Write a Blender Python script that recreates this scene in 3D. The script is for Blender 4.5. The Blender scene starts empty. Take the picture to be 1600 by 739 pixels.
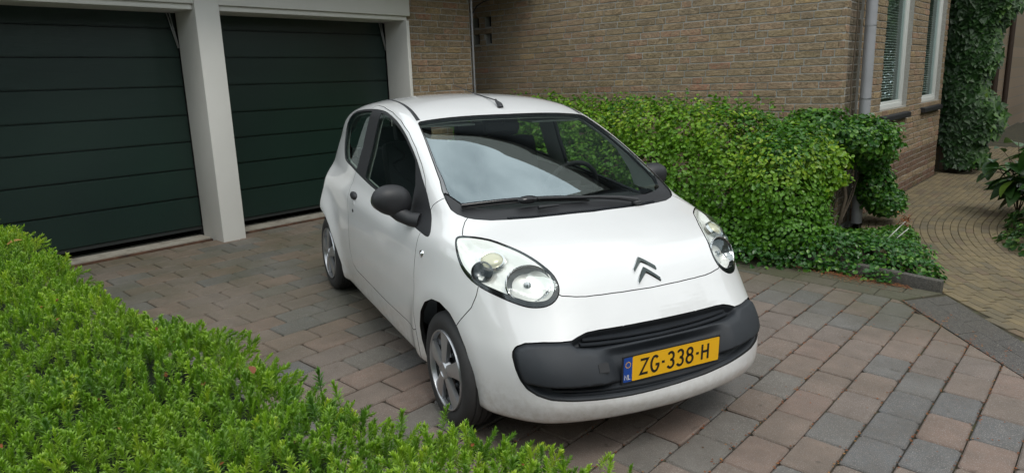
import bpy, bmesh, math, random
import numpy as np
from mathutils import Vector, Matrix
np.seterr(all='ignore')
R = random.Random(7); NR = np.random.RandomState(7)
S = bpy.context.scene; COL = S.collection; D = bpy.data

# ------------------------------------------------------------ camera
H_CAM = 1.6013; PITCH = math.radians(12.471); ROLL = math.radians(-2.011); A = math.radians(48.402); F_PX = 1095.06
SL = 0.0417                       # the drive falls away from the garage
def zg(x): return -SL * (x + 2.03)
cd = D.cameras.new('camera'); cam = D.objects.new('camera', cd); COL.objects.link(cam); S.camera = cam
cd.sensor_fit = 'HORIZONTAL'; cd.sensor_width = 36; cd.lens = 36 * F_PX / 1600; cd.clip_start = .05; cd.clip_end = 500
uu = np.array([math.cos(A), math.sin(A), 0]); vv = np.array([math.sin(A), -math.cos(A), 0])
def c2b(w): return np.array([w @ vv, w @ uu, w[2]])
def cvec(X2, Y2, Z):
    c, s = math.cos(ROLL), math.sin(ROLL)
    X = X2 * c + Y2 * s; Y = -X2 * s + Y2 * c
    return c2b(np.array([X, Z * math.cos(PITCH) - Y * math.sin(PITCH), -Z * math.sin(PITCH) - Y * math.cos(PITCH)]))
cr, cdn, cf = cvec(1, 0, 0), cvec(0, 1, 0), cvec(0, 0, 1)
m = Matrix(((cr[0], -cdn[0], -cf[0], 0), (cr[1], -cdn[1], -cf[1], 0), (cr[2], -cdn[2], -cf[2], H_CAM), (0, 0, 0, 1)))
cam.matrix_world = m
CAMP = np.array([0, 0, H_CAM])
def project(P):
    P = np.atleast_2d(P) - CAMP; z = P @ cf
    return 800 + F_PX * (P @ cr) / z, 369.5 + F_PX * (P @ cdn) / z, z

# ------------------------------------------------------------ world and sun
SUN_EL, SUN_AZ = math.radians(58), math.radians(-20)    # direction the sun stands in (az from +X)
w = D.worlds.new('World'); S.world = w; w.use_nodes = True
nt = w.node_tree; nd = nt.nodes; lk = nt.links; nd.clear()
wo = nd.new('ShaderNodeOutputWorld'); bg = nd.new('ShaderNodeBackground'); sky = nd.new('ShaderNodeTexSky')
sky.sky_type = 'NISHITA'; sky.sun_disc = False; sky.sun_elevation = SUN_EL; sky.sun_rotation = math.pi / 2 - SUN_AZ
sky.dust_density = 3; sky.air_density = 1
tc = nd.new('ShaderNodeTexCoord'); mp = nd.new('ShaderNodeMapping'); mp.inputs['Scale'].default_value = (1.6, 1.6, 3.4)
n1 = nd.new('ShaderNodeTexNoise'); n1.inputs['Scale'].default_value = 1.9; n1.inputs['Detail'].default_value = 7; n1.inputs['Roughness'].default_value = .55; n1.inputs['Distortion'].default_value = .5
cr1 = nd.new('ShaderNodeValToRGB'); cr1.color_ramp.elements[0].position = .3; cr1.color_ramp.elements[1].position = .72
cr1.color_ramp.elements[0].color = (6.0, 6.7, 7.0, 1); cr1.color_ramp.elements[1].color = (15.0, 15.8, 15.9, 1)
mx = nd.new('ShaderNodeMix'); mx.data_type = 'RGBA'; mx.inputs[0].default_value = .86
lk.new(tc.outputs['Generated'], mp.inputs['Vector']); lk.new(mp.outputs[0], n1.inputs['Vector']); lk.new(n1.outputs[0], cr1.inputs[0])
lk.new(sky.outputs[0], mx.inputs[6]); lk.new(cr1.outputs[0], mx.inputs[7]); lk.new(mx.outputs[2], bg.inputs['Color'])
bg.inputs['Strength'].default_value = .132; lk.new(bg.outputs[0], wo.inputs['Surface'])
sl = D.lights.new('sun', 'SUN'); sl.energy = 1.3; sl.angle = math.radians(22); sl.color = (1, .96, .9)
so = D.objects.new('sun', sl); COL.objects.link(so)
sd = Vector((math.cos(SUN_EL) * math.cos(SUN_AZ), math.cos(SUN_EL) * math.sin(SUN_AZ), math.sin(SUN_EL)))
so.rotation_euler = sd.to_track_quat('Z', 'Y').to_euler(); so.location = (0, 0, 12)
S.view_settings.view_transform = 'Standard'; S.view_settings.look = 'None'; S.view_settings.exposure = -.05; S.view_settings.gamma = 1

# ------------------------------------------------------------ materials
class M:
    def __init__(s, name, rough=.6, color=(.5, .5, .5), metal=0, spec=.5):
        s.m = D.materials.new(name); s.m.use_nodes = True; s.t = s.m.node_tree; s.b = s.t.nodes['Principled BSDF']
        s.b.inputs['Base Color'].default_value = (*color, 1); s.b.inputs['Roughness'].default_value = rough
        s.b.inputs['Metallic'].default_value = metal; s.b.inputs['Specular IOR Level'].default_value = spec
    def n(s, k, **kw):
        q = s.t.nodes.new('ShaderNode' + k)
        for a, v in kw.items():
            if a.startswith('i_'): q.inputs[a[2:].replace('_', ' ')].default_value = v
            else: setattr(q, a, v)
        return q
    def l(s, a, b): s.t.links.new(a, b)
    def co(s, kind='Object', rnd=False, scale=None):
        c = s.n('TexCoord').outputs[kind]
        if rnd:
            oi = s.n('ObjectInfo'); at = s.n('Attribute', attribute_name='rnd')
            ad = s.n('Math', operation='ADD'); s.l(oi.outputs['Random'], ad.inputs[0]); s.l(at.outputs['Fac'], ad.inputs[1])
            fr = s.n('Math', operation='FRACT'); s.l(ad.outputs[0], fr.inputs[0]); s.rnd = fr.outputs[0]
            mu = s.n('Math', operation='MULTIPLY'); mu.inputs[1].default_value = 37.; s.l(fr.outputs[0], mu.inputs[0])
            va = s.n('VectorMath', operation='ADD'); s.l(c, va.inputs[0]); s.l(mu.outputs[0], va.inputs[1]); c = va.outputs[0]
        if scale:
            mp = s.n('Mapping'); mp.inputs['Scale'].default_value = scale; s.l(c, mp.inputs['Vector']); c = mp.outputs[0]
        return c
    def noise(s, vec, scale, detail=4, rough=.55, dist=0):
        q = s.n('TexNoise'); q.inputs['Scale'].default_value = scale; q.inputs['Detail'].default_value = detail
        q.inputs['Roughness'].default_value = rough; q.inputs['Distortion'].default_value = dist
        s.l(vec, q.inputs['Vector']); return q.outputs['Fac']
    def ramp(s, fac, stops, interp='LINEAR'):
        q = s.n('ValToRGB'); e = q.color_ramp; e.interpolation = interp
        while len(e.elements) < len(stops): e.elements.new(.5)
        for el, (p, c) in zip(e.elements, stops):
            el.position = p; el.color = (*(c if hasattr(c, '__len__') else (c, c, c)), 1)
        s.l(fac, q.inputs[0]); return q.outputs[0]
    def mix(s, fac, a, b, mode='MIX'):
        q = s.n('Mix', data_type='RGBA', blend_type=mode)
        for k, v in ((0, fac), (6, a), (7, b)):
            if hasattr(v, 'is_output'): s.l(v, q.inputs[k])
            else: q.inputs[k].default_value = (*v, 1) if hasattr(v, '__len__') else v
        return q.outputs[2]
    def bump(s, h, strength=.3, dist=.01):
        q = s.n('Bump'); q.inputs['Strength'].default_value = strength; q.inputs['Distance'].default_value = dist
        s.l(h, q.inputs['Height']); s.l(q.outputs[0], s.b.inputs['Normal'])
    def col(s, c): s.l(c, s.b.inputs['Base Color'])
    def ro(s, c): s.l(c, s.b.inputs['Roughness'])

MT = {}
def simple(name, color, rough=.6, metal=0, spec=.5, nz=0, scale=40, bump=0):
    a = M(name, rough, color, metal, spec)
    if nz or bump:
        f = a.noise(a.co(), scale, 5)
        if nz: a.col(a.mix(f, tuple(c * (1 - nz) for c in color), tuple(min(1, c * (1 + nz)) for c in color)))
        if bump: a.bump(f, bump, .004)
    MT[name] = a.m; return a
p = simple('white_paint', (.80, .80, .795), .32)
p.b.inputs['Coat Weight'].default_value = 1; p.b.inputs['Coat IOR'].default_value = 1.65; p.b.inputs['Coat Roughness'].default_value = .04
f = p.noise(p.co('Object'), 3.5, 3); cw = p.ramp(f, [(.3, (.775, .778, .778)), (.7, (.805, .808, .81))])
sx_ = p.n('SeparateXYZ'); p.l(p.co('Object'), sx_.inputs[0]); dz = p.n('MapRange'); dz.inputs['From Min'].default_value = .42; dz.inputs['From Max'].default_value = .20; p.l(sx_.outputs[2], dz.inputs[0])
dn = p.noise(p.co('Object'), 26, 6, .7); dm = p.n('Math', operation='MULTIPLY'); p.l(dz.outputs[0], dm.inputs[0]); p.l(p.ramp(dn, [(.4, .06), (.75, .75)]), dm.inputs[1])
p.col(p.mix(dm.outputs[0], cw, (.40, .36, .30)))
simple('black_trim', (.022, .023, .026), .5, nz=.25, scale=160, bump=.12)
simple('black_gloss', (.012, .012, .014), .12)
simple('frit', (.03, .03, .034), .10, spec=1.0); MT['frit'].node_tree.nodes['Principled BSDF'].inputs['IOR'].default_value = 2.0
simple('bumper_plastic', (.021, .025, .031), .62, nz=.35, scale=7, bump=.12)
simple('rubber', (.034, .034, .035), .75, nz=.3, scale=30, bump=.15)
simple('well_dark', (.012, .012, .012), .9)
simple('cabin_dark', (.030, .031, .034), .85, nz=.3, scale=60)
simple('cabin_trim', (.42, .46, .42), .75, nz=.06, scale=30)
simple('seat_cloth', (.035, .037, .042), .95, nz=.4, scale=150, bump=.2)
simple('wheel_silver', (.48, .49, .51), .28, .75)
simple('chrome', (.82, .83, .84), .07, 1.0)
simple('lamp_chrome', (.88, .89, .9), .14, 1.0)
simple('lamp_white', (.95, .95, .91), .22, .3)
simple('lamp_amber', (.72, .69, .52), .2, .2)
simple('red_lens', (.25, .01, .01), .15)
simple('plate_yellow', (.96, .52, .012), .38, nz=.04, scale=12)
simple('plate_blue', (.012, .07, .35), .4)
simple('plate_ink', (.012, .012, .012), .45)
simple('plate_white', (.75, .75, .75), .45)
def glass(name, tint, ior=1.75):
    a = M(name); t = a.t; t.nodes.remove(a.b)
    tr = a.n('BsdfTransparent'); tr.inputs[0].default_value = (*tint, 1)
    gl = a.n('BsdfGlossy'); gl.inputs['Roughness'].default_value = .0; gl.inputs[0].default_value = (.82, .96, 1, 1)
    fr = a.n('Fresnel'); ge = a.n('NewGeometry'); ml = a.n('Math', operation='MULTIPLY_ADD'); ml.inputs[1].default_value = 1 / ior - ior; ml.inputs[2].default_value = ior
    a.l(ge.outputs['Backfacing'], ml.inputs[0]); a.l(ml.outputs[0], fr.inputs['IOR'])
    mx = a.n('MixShader'); a.l(fr.outputs[0], mx.inputs[0]); a.l(tr.outputs[0], mx.inputs[1]); a.l(gl.outputs[0], mx.inputs[2])
    a.l(mx.outputs[0], t.nodes['Material Output'].inputs['Surface']); MT[name] = a.m
glass('windscreen_glass', (.88, .94, .91), 3.4)
glass('side_glass', (.82, .88, .85), 1.5)
glass('lamp_lens', (.93, .94, .93), 1.5)
glass('window_glass', (.85, .89, .87), 1.48)

def brickmat(name, stops, moss=.25):
    a = M(name, .92, spec=.2); c = a.co(rnd=True)
    base = a.ramp(a.rnd, stops, 'CONSTANT')
    f2 = a.noise(c, 22, 6, .65); f3 = a.noise(c, 5, 3)
    c1 = a.mix(a.ramp(f2, [(.35, 0), (.7, 1)]), base, (.42, .32, .21))
    c1 = a.mix(.30, c1, (.36, .29, .20)) if name == 'yellow_brick' else a.mix(.55, base, c1)
    c2 = a.mix(a.ramp(f3, [(.45, 0), (.75, .6)]), c1, (.22, .178, .12))
    w_ = a.co('Object'); g = a.n('NewGeometry'); f4 = a.noise(g.outputs['Position'], .9, 4, .6)
    c3 = a.mix(a.ramp(f4, [(.5, 0), (.75, moss)]), c2, (.125, .12, .055))
    a.col(c3)
    v = a.co(rnd=True, scale=(9, 9, 26)); cz = a.noise(v, 1.8, 3, .6, 1.8)
    crk = a.ramp(cz, [(.40, 1), (.455, .0), (.51, 1)])
    hh = a.mix(.5, crk, f2); a.bump(hh, .8, .012)
    dk = a.mix(a.ramp(crk, [(0, .55), (.6, 0)]), c3, (.035, .028, .02)); a.col(dk)
    MT[name] = a.m
BS = [(0, (0.356, 0.240, 0.135)), (.16, (0.392, 0.270, 0.150)), (.30, (0.315, 0.224, 0.131)), (.44, (0.404, 0.254, 0.159)), (.56, (0.332, 0.245, 0.122)), (.68, (0.380, 0.240, 0.150)),
      (.76, (0.440, 0.254, 0.172)), (.82, (0.279, 0.204, 0.131)), (.90, (0.474, 0.245, 0.159)), (.955, (0.547, 0.367, 0.172)), (.975, (0.474, 0.183, 0.118))]
brickmat('yellow_brick', BS, .13)
brickmat('shade_grime_brick', [(0, (.12, .105, .08)), (.3, (.14, .12, .09)), (.6, (.10, .092, .07)), (.85, (.17, .13, .10))])  # the strip's shade and grime are both put into these brick colours
brickmat('red_brick', [(0, (.17, .085, .065)), (.3, (.15, .09, .06)), (.6, (.19, .10, .08)), (.85, (.14, .095, .05))], .5)
simple('mortar', (.36, .35, .32), .95, nz=.35, scale=60, bump=.4)
a = simple('far_brick', (.25, .15, .12), .9); bt = a.n('TexBrick'); bt.inputs['Scale'].default_value = 1
bt.inputs['Brick Width'].default_value = .25; bt.inputs['Row Height'].default_value = .075; bt.inputs['Mortar Size'].default_value = .008
bt.inputs['Color1'].default_value = (.26, .19, .13, 1); bt.inputs['Color2'].default_value = (.20, .155, .1, 1); bt.inputs['Mortar'].default_value = (.17, .16, .14, 1)
mp = a.n('Mapping'); mp.inputs['Rotation'].default_value = (math.pi / 2, 0, math.pi / 2); a.l(a.co(), mp.inputs[0]); a.l(mp.outputs[0], bt.inputs['Vector']); a.col(bt.outputs[0])

def stonemat(name, stops, moss=.5, gx=-5.0, speck=1):
    a = M(name, .95, spec=.2); c = a.co(rnd=True)
    base = a.ramp(a.rnd, stops, 'CONSTANT')
    f2 = a.noise(c, 260, 2, .5); f3 = a.noise(c, 9, 5, .6); f5 = a.noise(c, 45, 4, .7)
    c1 = a.mix(a.ramp(f3, [(.35, .0), (.75, .42)]), base, (.085, .078, .072))
    c1 = a.mix(a.ramp(f5, [(.35, .35), (.65, 0)]), c1, (.20, .17, .15))
    c1 = a.mix(a.ramp(f2, [(.58, 0), (.68, .75 * speck)]), c1, (.40, .37, .34))
    g = a.n('NewGeometry'); f4 = a.noise(g.outputs['Position'], 1.1, 5, .65)
    sx = a.n('SeparateXYZ'); a.l(g.outputs['Position'], sx.inputs[0])
    mr = a.n('MapRange'); mr.inputs['From Min'].default_value = -2.6; mr.inputs['From Max'].default_value = -5.2; a.l(sx.outputs[0], mr.inputs[0])
    mr2 = a.n('MapRange'); mr2.inputs['From Min'].default_value = 4.5; mr2.inputs['From Max'].default_value = 5.5; a.l(sx.outputs[1], mr2.inputs[0])
    mm = a.n('Math', operation='MAXIMUM'); a.l(mr.outputs[0], mm.inputs[0]); a.l(mr2.outputs[0], mm.inputs[1])
    ms = a.n('Math', operation='MULTIPLY'); a.l(a.ramp(f4, [(.3, .25), (.62, 1)]), ms.inputs[0]); a.l(mm.outputs[0], ms.inputs[1])
    mq = a.n('Math', operation='MULTIPLY'); a.l(ms.outputs[0], mq.inputs[0]); mq.inputs[1].default_value = moss
    st = a.noise(g.outputs['Position'], 2.3, 6, .7); c1 = a.mix(a.ramp(st, [(.42, 0), (.68, .42)]), c1, (.095, .083, .068))
    sp_ = a.noise(g.outputs['Position'], 13, 3, .6); c1 = a.mix(a.ramp(sp_, [(.66, 0), (.74, .45)]), c1, (.06, .055, .045))
    a.col(a.mix(mq.outputs[0], c1, (.072, .073, .040)))
    a.bump(a.mix(.5, f2, f5), .7, .006); MT[name] = a.m
PS = [(0, (.212, .166, .140)), (.2, (.195, .158, .138)), (.34, (.232, .164, .134)), (.48, (.155, .154, .150)), (.60, (.172, .162, .147)), (.74, (.218, .166, .136)), (.86, (.132, .136, .140)), (.95, (.240, .175, .142))]
stonemat('paver_stone', PS, .72)
stonemat('basalt_slab', [(0, (.055, .056, .058)), (.4, (.065, .065, .066)), (.75, (.048, .05, .052))], .25)
stonemat('edge_slab', [(0, (.115, .108, .085)), (.5, (.10, .10, .08)), (.8, (.125, .105, .085))], .9)
stonemat('clinker', [(0, (.255, .195, .098)), (.25, (.225, .172, .088)), (.5, (.27, .205, .106)), (.75, (.185, .15, .088)), (.9, (.215, .15, .088))], .25, speck=.3)
a = simple('joint_soil', (.04, .032, .022), .98); g = a.n('NewGeometry'); f = a.noise(g.outputs['Position'], 7, 6, .7)
a.col(a.ramp(f, [(.35, (.022, .02, .015)), (.5, (.045, .038, .022)), (.62, (.06, .062, .025)), (.75, (.12, .055, .025))])); a.bump(f, .5, .01)
a = simple('bed_soil', (.04, .03, .02), .98); g = a.n('NewGeometry'); f = a.noise(g.outputs['Position'], 25, 6, .7)
a.col(a.ramp(f, [(.35, (.015, .012, .009)), (.6, (.05, .033, .02)), (.78, (.12, .06, .03))])); a.bump(f, .8, .02)
a = simple('concrete_sill', (.30, .28, .24), .9); g = a.n('NewGeometry'); f = a.noise(g.outputs['Position'], 5, 6, .7)
a.col(a.ramp(f, [(.3, (.15, .13, .105)), (.5, (.30, .28, .235)), (.75, (.36, .345, .30))])); a.bump(f, .3, .01)
a = simple('rusty_edge', (.1, .05, .03), .95); g = a.n('NewGeometry'); f = a.noise(g.outputs['Position'], 6, 5, .7)
a.col(a.ramp(f, [(.35, (.035, .024, .018)), (.55, (.115, .055, .032)), (.75, (.17, .13, .09))]))
a = simple('cream_paint', (.56, .54, .49), .55); f = a.noise(a.co(scale=(14, 14, 1.5)), 3, 5); f2 = a.noise(a.co(), 2.5, 4)
a.col(a.mix(a.ramp(f2, [(.3, 0), (.8, .45)]), (.70, .69, .655), (.60, .59, .55))); a.bump(f, .12, .004)
a = simple('door_green', (.008, .030, .022), .34, spec=.5)
f = a.noise(a.co(scale=(1, 2.2, 60)), 2.2, 5, .6); f2 = a.noise(a.co('Object'), .9, 4)
a.col(a.mix(a.ramp(f2, [(.3, 0), (.7, 1)]), (.008, .021, .018), (.010, .028, .021))); a.bump(f, .35, .003)
simple('door_seal', (.015, .018, .018), .6)
simple('steel', (.42, .43, .45), .4, .8)
simple('zinc', (.37, .375, .395), .5, .2, nz=.2, scale=5)
simple('slate', (.018, .018, .02), .6, nz=.4, scale=20, bump=.3)
simple('window_white', (.66, .67, .64), .4)
simple('blind', (.78, .8, .78), .6)
simple('room_dark', (.02, .021, .022), .95)
simple('plaster', (.4, .38, .34), .9)
simple('roof_tile', (.07, .05, .045), .8, nz=.3, scale=3)
simple('bark', (.11, .085, .06), .95, nz=.4, scale=40, bump=.6)
simple('brown_post', (.045, .028, .018), .7)
a = simple('leaf_litter', (.25, .09, .03), .9); a.co(rnd=True); a.col(a.ramp(a.rnd, [(0, (.24, .075, .025)), (.4, (.17, .06, .025)), (.7, (.30, .15, .05)), (.88, (.09, .045, .02))], 'CONSTANT'))
def leafmat(name, stops, rough=.5, sub=.18):
    a = M(name, rough, spec=.45); c = a.co(rnd=True)
    cc = a.ramp(a.rnd, stops)
    f = a.noise(a.co(), 3.5, 3); cc = a.mix(a.ramp(f, [(.35, .0), (.7, .5)]), cc, tuple(x * .62 for x in stops[1][1])); a.col(cc)
    t = a.n('BsdfTranslucent'); a.l(a.mix(1.0, cc, (1.25, 1.5, .6), 'MULTIPLY'), t.inputs[0])
    mx = a.n('MixShader'); mx.inputs[0].default_value = sub; o = a.t.nodes['Material Output']
    a.l(a.b.outputs[0], mx.inputs[1]); a.l(t.outputs[0], mx.inputs[2]); a.l(mx.outputs[0], o.inputs['Surface']); MT[name] = a.m
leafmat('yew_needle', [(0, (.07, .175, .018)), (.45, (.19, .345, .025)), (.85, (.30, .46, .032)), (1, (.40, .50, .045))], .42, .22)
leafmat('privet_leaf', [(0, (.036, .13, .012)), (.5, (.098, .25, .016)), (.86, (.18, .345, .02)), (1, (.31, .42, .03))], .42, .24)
leafmat('mid_leaf', [(0, (.022, .085, .014)), (.6, (.05, .17, .022)), (1, (.13, .27, .03))], .32, .2)
leafmat('dark_leaf', [(0, (.018, .06, .014)), (.6, (.035, .10, .02)), (1, (.07, .16, .03))], .32, .15)
leafmat('ivy_leaf', [(0, (.010, .035, .008)), (.6, (.024, .075, .014)), (.9, (.07, .17, .022)), (1, (.15, .25, .03))], .5, .15)

# ------------------------------------------------------------ mesh helpers
def mesh_np(name, V, T, mats, mi=None, rnd=None, smooth=True, normals=None):
    me = D.meshes.new(name); V = np.asarray(V, np.float32); T = np.asarray(T, np.int32); k = T.shape[1]
    me.vertices.add(len(V)); me.vertices.foreach_set('co', V.ravel())
    me.loops.add(T.size); me.loops.foreach_set('vertex_index', T.ravel())
    me.polygons.add(len(T)); me.polygons.foreach_set('loop_start', np.arange(0, T.size, k, dtype=np.int32))
    if mi is not None: me.polygons.foreach_set('material_index', np.asarray(mi, np.int32))
    me.polygons.foreach_set('use_smooth', np.full(len(T), smooth, bool))
    if rnd is not None:
        at = me.attributes.new('rnd', 'FLOAT', 'POINT'); at.data.foreach_set('value', np.asarray(rnd, np.float32))
    me.update(calc_edges=True); me.validate()
    for q in (mats if isinstance(mats, (list, tuple)) else [mats]): me.materials.append(MT[q])
    if normals is not None: me.normals_split_custom_set_from_vertices([tuple(x) for x in np.asarray(normals, float)])
    return me
def link(name, me, parent=None, kind=None, label=None, cat=None, group=None, loc=None):
    o = D.objects.new(name, me); COL.objects.link(o)
    if parent is not None: o.parent = parent
    if loc is not None: o.location = loc
    if kind: o['kind'] = kind
    if label: o['label'] = label
    if cat: o['category'] = cat
    if group: o['group'] = group
    return o
def thing(name, label, cat, loc=(0, 0, 0), group=None):
    return link(name, None, None, None, label, cat, group, loc)
def bx(bm, x0, x1, y0, y1, z0, z1, bev=0, mi=0):
    vs = [bm.verts.new(c) for c in ((x0, y0, z0), (x1, y0, z0), (x1, y1, z0), (x0, y1, z0), (x0, y0, z1), (x1, y0, z1), (x1, y1, z1), (x0, y1, z1))]
    fs = [bm.faces.new([vs[i] for i in q]) for q in ((3, 2, 1, 0), (4, 5, 6, 7), (0, 1, 5, 4), (1, 2, 6, 5), (2, 3, 7, 6), (3, 0, 4, 7))]
    for f in fs: f.material_index = mi
    if bev: bmesh.ops.bevel(bm, geom=list({e for f in fs for e in f.edges}), offset=bev, segments=2, profile=.6, affect='EDGES')
    return vs
def tube(bm, pts, r, seg=10, cap=True, mi=0):
    pts = [Vector(p) for p in pts]; rs = r if hasattr(r, '__len__') else [r] * len(pts); rings = []
    up = Vector((0, 0, 1)); 
    for i, p in enumerate(pts):
        t = (pts[min(i + 1, len(pts) - 1)] - pts[max(i - 1, 0)]).normalized()
        a = t.cross(up if abs(t.dot(up)) < .95 else Vector((1, 0, 0))).normalized(); b = t.cross(a)
        rings.append([bm.verts.new(p + (a * math.cos(2 * math.pi * k / seg) + b * math.sin(2 * math.pi * k / seg)) * rs[i]) for k in range(seg)])
    for i in range(len(rings) - 1):
        for k in range(seg):
            f = bm.faces.new([rings[i][k], rings[i][(k + 1) % seg], rings[i + 1][(k + 1) % seg], rings[i + 1][k]]); f.smooth = True; f.material_index = mi
    if cap:
        bm.faces.new(rings[0][::-1]).material_index = mi; bm.faces.new(rings[-1]).material_index = mi
def lathe(bm, prof, seg=48, mat=None, close=False):
    """profile (axial, radius) turned about X"""
    rings = [[bm.verts.new((x, r * math.cos(2 * math.pi * k / seg), r * math.sin(2 * math.pi * k / seg))) for k in range(seg)] for x, r in prof]
    for i in range(len(rings) - 1):
        for k in range(seg):
            f = bm.faces.new([rings[i][k], rings[i + 1][k], rings[i + 1][(k + 1) % seg], rings[i][(k + 1) % seg]]); f.smooth = True
            if mat: f.material_index = mat[i]
    return rings
def bmo(name, bm, mats, parent=None, sharp=None, **kw):
    bmesh.ops.recalc_face_normals(bm, faces=bm.faces)
    me = D.meshes.new(name); bm.to_mesh(me); bm.free()
    for q in (mats if isinstance(mats, (list, tuple)) else [mats]): me.materials.append(MT[q])
    if sharp is not None:
        me.polygons.foreach_set('use_smooth', [True] * len(me.polygons)); me.set_sharp_from_angle(angle=math.radians(sharp))
    return link(name, me, parent, **kw)
def box(name, dims, mat, parent=None, bev=0, **kw):
    bm = bmesh.new(); bx(bm, *dims, bev=bev); return bmo(name, bm, mat, parent, **kw)

# ------------------------------------------------------------ many alike pieces: 300 biggest as objects, the rest one mesh
def pieces(name, parent, variants, places, mat, cap=300):
    """variants: list of (V,F) ; places: list of (loc(3), yaw, tilt, scale(3), variant, mat) ; frame = building axes"""
    P = np.array([q[0] for q in places]); px, py, z = project(P)
    vis = (z > .2) & (px > -60) & (px < 1660) & (py > -60) & (py < 800)
    key = np.where(vis, z, 1e3 + np.abs(z)); order = np.argsort(key)
    mats = sorted({q[5] for q in places}); mesh = {}
    for i in order[:cap]:
        if not vis[i]: break
        loc, yaw, tilt, sc, vi, mt = places[i]
        if (vi, mt) not in mesh:
            V, F = variants[vi]; me = D.meshes.new(name); me.from_pydata([tuple(v) for v in V], [], F); me.materials.append(MT[mt]); me.update(); mesh[vi, mt] = me
        o = D.objects.new(name, mesh[vi, mt]); COL.objects.link(o); o.parent = parent
        o.location = loc; o.rotation_euler = (0, tilt, yaw); o.scale = sc
    rest = [i for n_, i in enumerate(order) if n_ >= cap or not vis[i]]
    if rest:
        VV, FF, RR, MI = [], [], [], []; off = 0
        for i in rest:
            loc, yaw, tilt, sc, vi, mt = places[i]; V, F = variants[vi]
            V = np.array(V) * sc; c, s = math.cos(tilt), math.sin(tilt); V = np.c_[V[:, 0] * c + V[:, 2] * s, V[:, 1], -V[:, 0] * s + V[:, 2] * c]
            c, s = math.cos(yaw), math.sin(yaw); V = np.c_[V[:, 0] * c - V[:, 1] * s, V[:, 0] * s + V[:, 1] * c, V[:, 2]] + loc
            VV.append(V); FF += [tuple(off + k for k in f) for f in F]; off += len(V); RR += [NR.rand()] * len(V); MI += [mats.index(mt)] * len(F)
        me = D.meshes.new(name); me.from_pydata([tuple(v) for v in np.concatenate(VV)], [], FF)
        at = me.attributes.new('rnd', 'FLOAT', 'POINT'); at.data.foreach_set('value', np.array(RR, np.float32))
        for mt in mats: me.materials.append(MT[mt])
        me.polygons.foreach_set('material_index', MI); me.update()
        link(name, me, parent, kind='stuff')
def rough_block(seed, b=.06, wob=.02, n=2):
    """unit block (-.5..+.5) with worn, slightly irregular edges"""
    r = random.Random(seed); bm = bmesh.new(); bx(bm, -.5, .5, -.5, .5, -.5, .5)
    return bm, r
def brick_variant(seed, dx, dy, dz, bev, wob, axis):
    """a block of real size; face of interest gets cut corners. axis = index of the thickness axis"""
    r = random.Random(seed); h = [dx / 2, dy / 2, dz / 2]
    oth = [i for i in range(3) if i != axis]; V = []; ring = []
    # outline with chamfered corners in the face plane, two layers (back, shoulder, face)
    def outline(inset):
        pts = []
        for sx, sy in ((-1, -1), (1, -1), (1, 1), (-1, 1)):
            c = bev * (1 + r.random() * 1.5)
            a = (sx * (h[oth[0]] - inset), sy * (h[oth[1]] - inset)); 
            if sx * sy > 0: q = [(a[0], a[1] - sy * c), (a[0] - sx * c, a[1])]
            else: q = [(a[0] - sx * c, a[1]), (a[0], a[1] - sy * c)]
            pts += [(u + r.uniform(-wob, wob), v + r.uniform(-wob, wob)) for u, v in q]
        return pts
    base = outline(0)
    for lev, ins in ((-1, 0), (1 - 2 * bev / (2 * h[axis]), 0), (1, bev)):
        for k, (u, v) in enumerate(base):
            p = [0, 0, 0]; sc = 1 - ins / max(h[oth[0]], .001), 1 - ins / max(h[oth[1]], .001)
            p[oth[0]] = u * sc[0]; p[oth[1]] = v * sc[1]; p[axis] = h[axis] * lev + (r.uniform(-wob, wob) * .35 if lev == 1 else 0); V.append(p)
    F = []
    for l in range(2):
        for k in range(8):
            a, b = l * 8 + k, l * 8 + (k + 1) % 8; F.append((a, b, b + 8, a + 8))
    F.append(tuple(range(16, 24))); F.append(tuple(range(7, -1, -1)))
    if axis == 1: F = [f[::-1] for f in F]
    return V, F

# ------------------------------------------------------------ the ground
def sheet(name, pts, mat, dz, parent=None, kind='structure', thick=0):
    bm = bmesh.new(); vs = [bm.verts.new((x, y, zg(x) + dz)) for x, y in pts]; bm.faces.new(vs)
    if bm.faces[:][0].calc_area() and True:
        bm.normal_update()
        if bm.faces[:][0].normal.z < 0: bmesh.ops.reverse_faces(bm, faces=bm.faces)
    me = D.meshes.new(name); bm.to_mesh(me); bm.free(); me.materials.append(MT[mat]); return link(name, me, parent, kind=kind)
sheet('ground', [(-60, -60), (40, -60), (40, 60), (-60, 60)], 'bed_soil', -.09)
drive = sheet('driveway', [(-6.72, -1), (3.5, -1), (3.5, 5.9), (-.9, 5.9), (-6.72, 5.9)], 'joint_soil', -.016)
COLW, ROWH = .194, .306
def side(px_, py_, a, b): return (b[0] - a[0]) * (py_ - a[1]) - (b[1] - a[1]) * (px_ - a[0])
BL = [(-9, 5.46), (-1.13, 5.46), (-.29, 4.49), (1.0, 2.98), (3.5, .1)]      # far edge of the big pavers
def yb(x): return float(np.interp(x, [q[0] for q in BL], [q[1] for q in BL]))
def clip(poly, a, b):                                              # keep the part right of a->b
    out = []
    for i in range(len(poly)):
        p, q = poly[i], poly[(i + 1) % len(poly)]; sp, sq = side(*p, a, b), side(*q, a, b)
        if sp <= 0: out.append(p)
        if (sp < 0 < sq) or (sq < 0 < sp):
            t = sp / (sp - sq); out.append((p[0] + t * (q[0] - p[0]), p[1] + t * (q[1] - p[1])))
    return out
pv = [brick_variant(s, COLW - .0065, ROWH - .0075, .06, .0068, .0022, 2) for s in range(14)]
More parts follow.
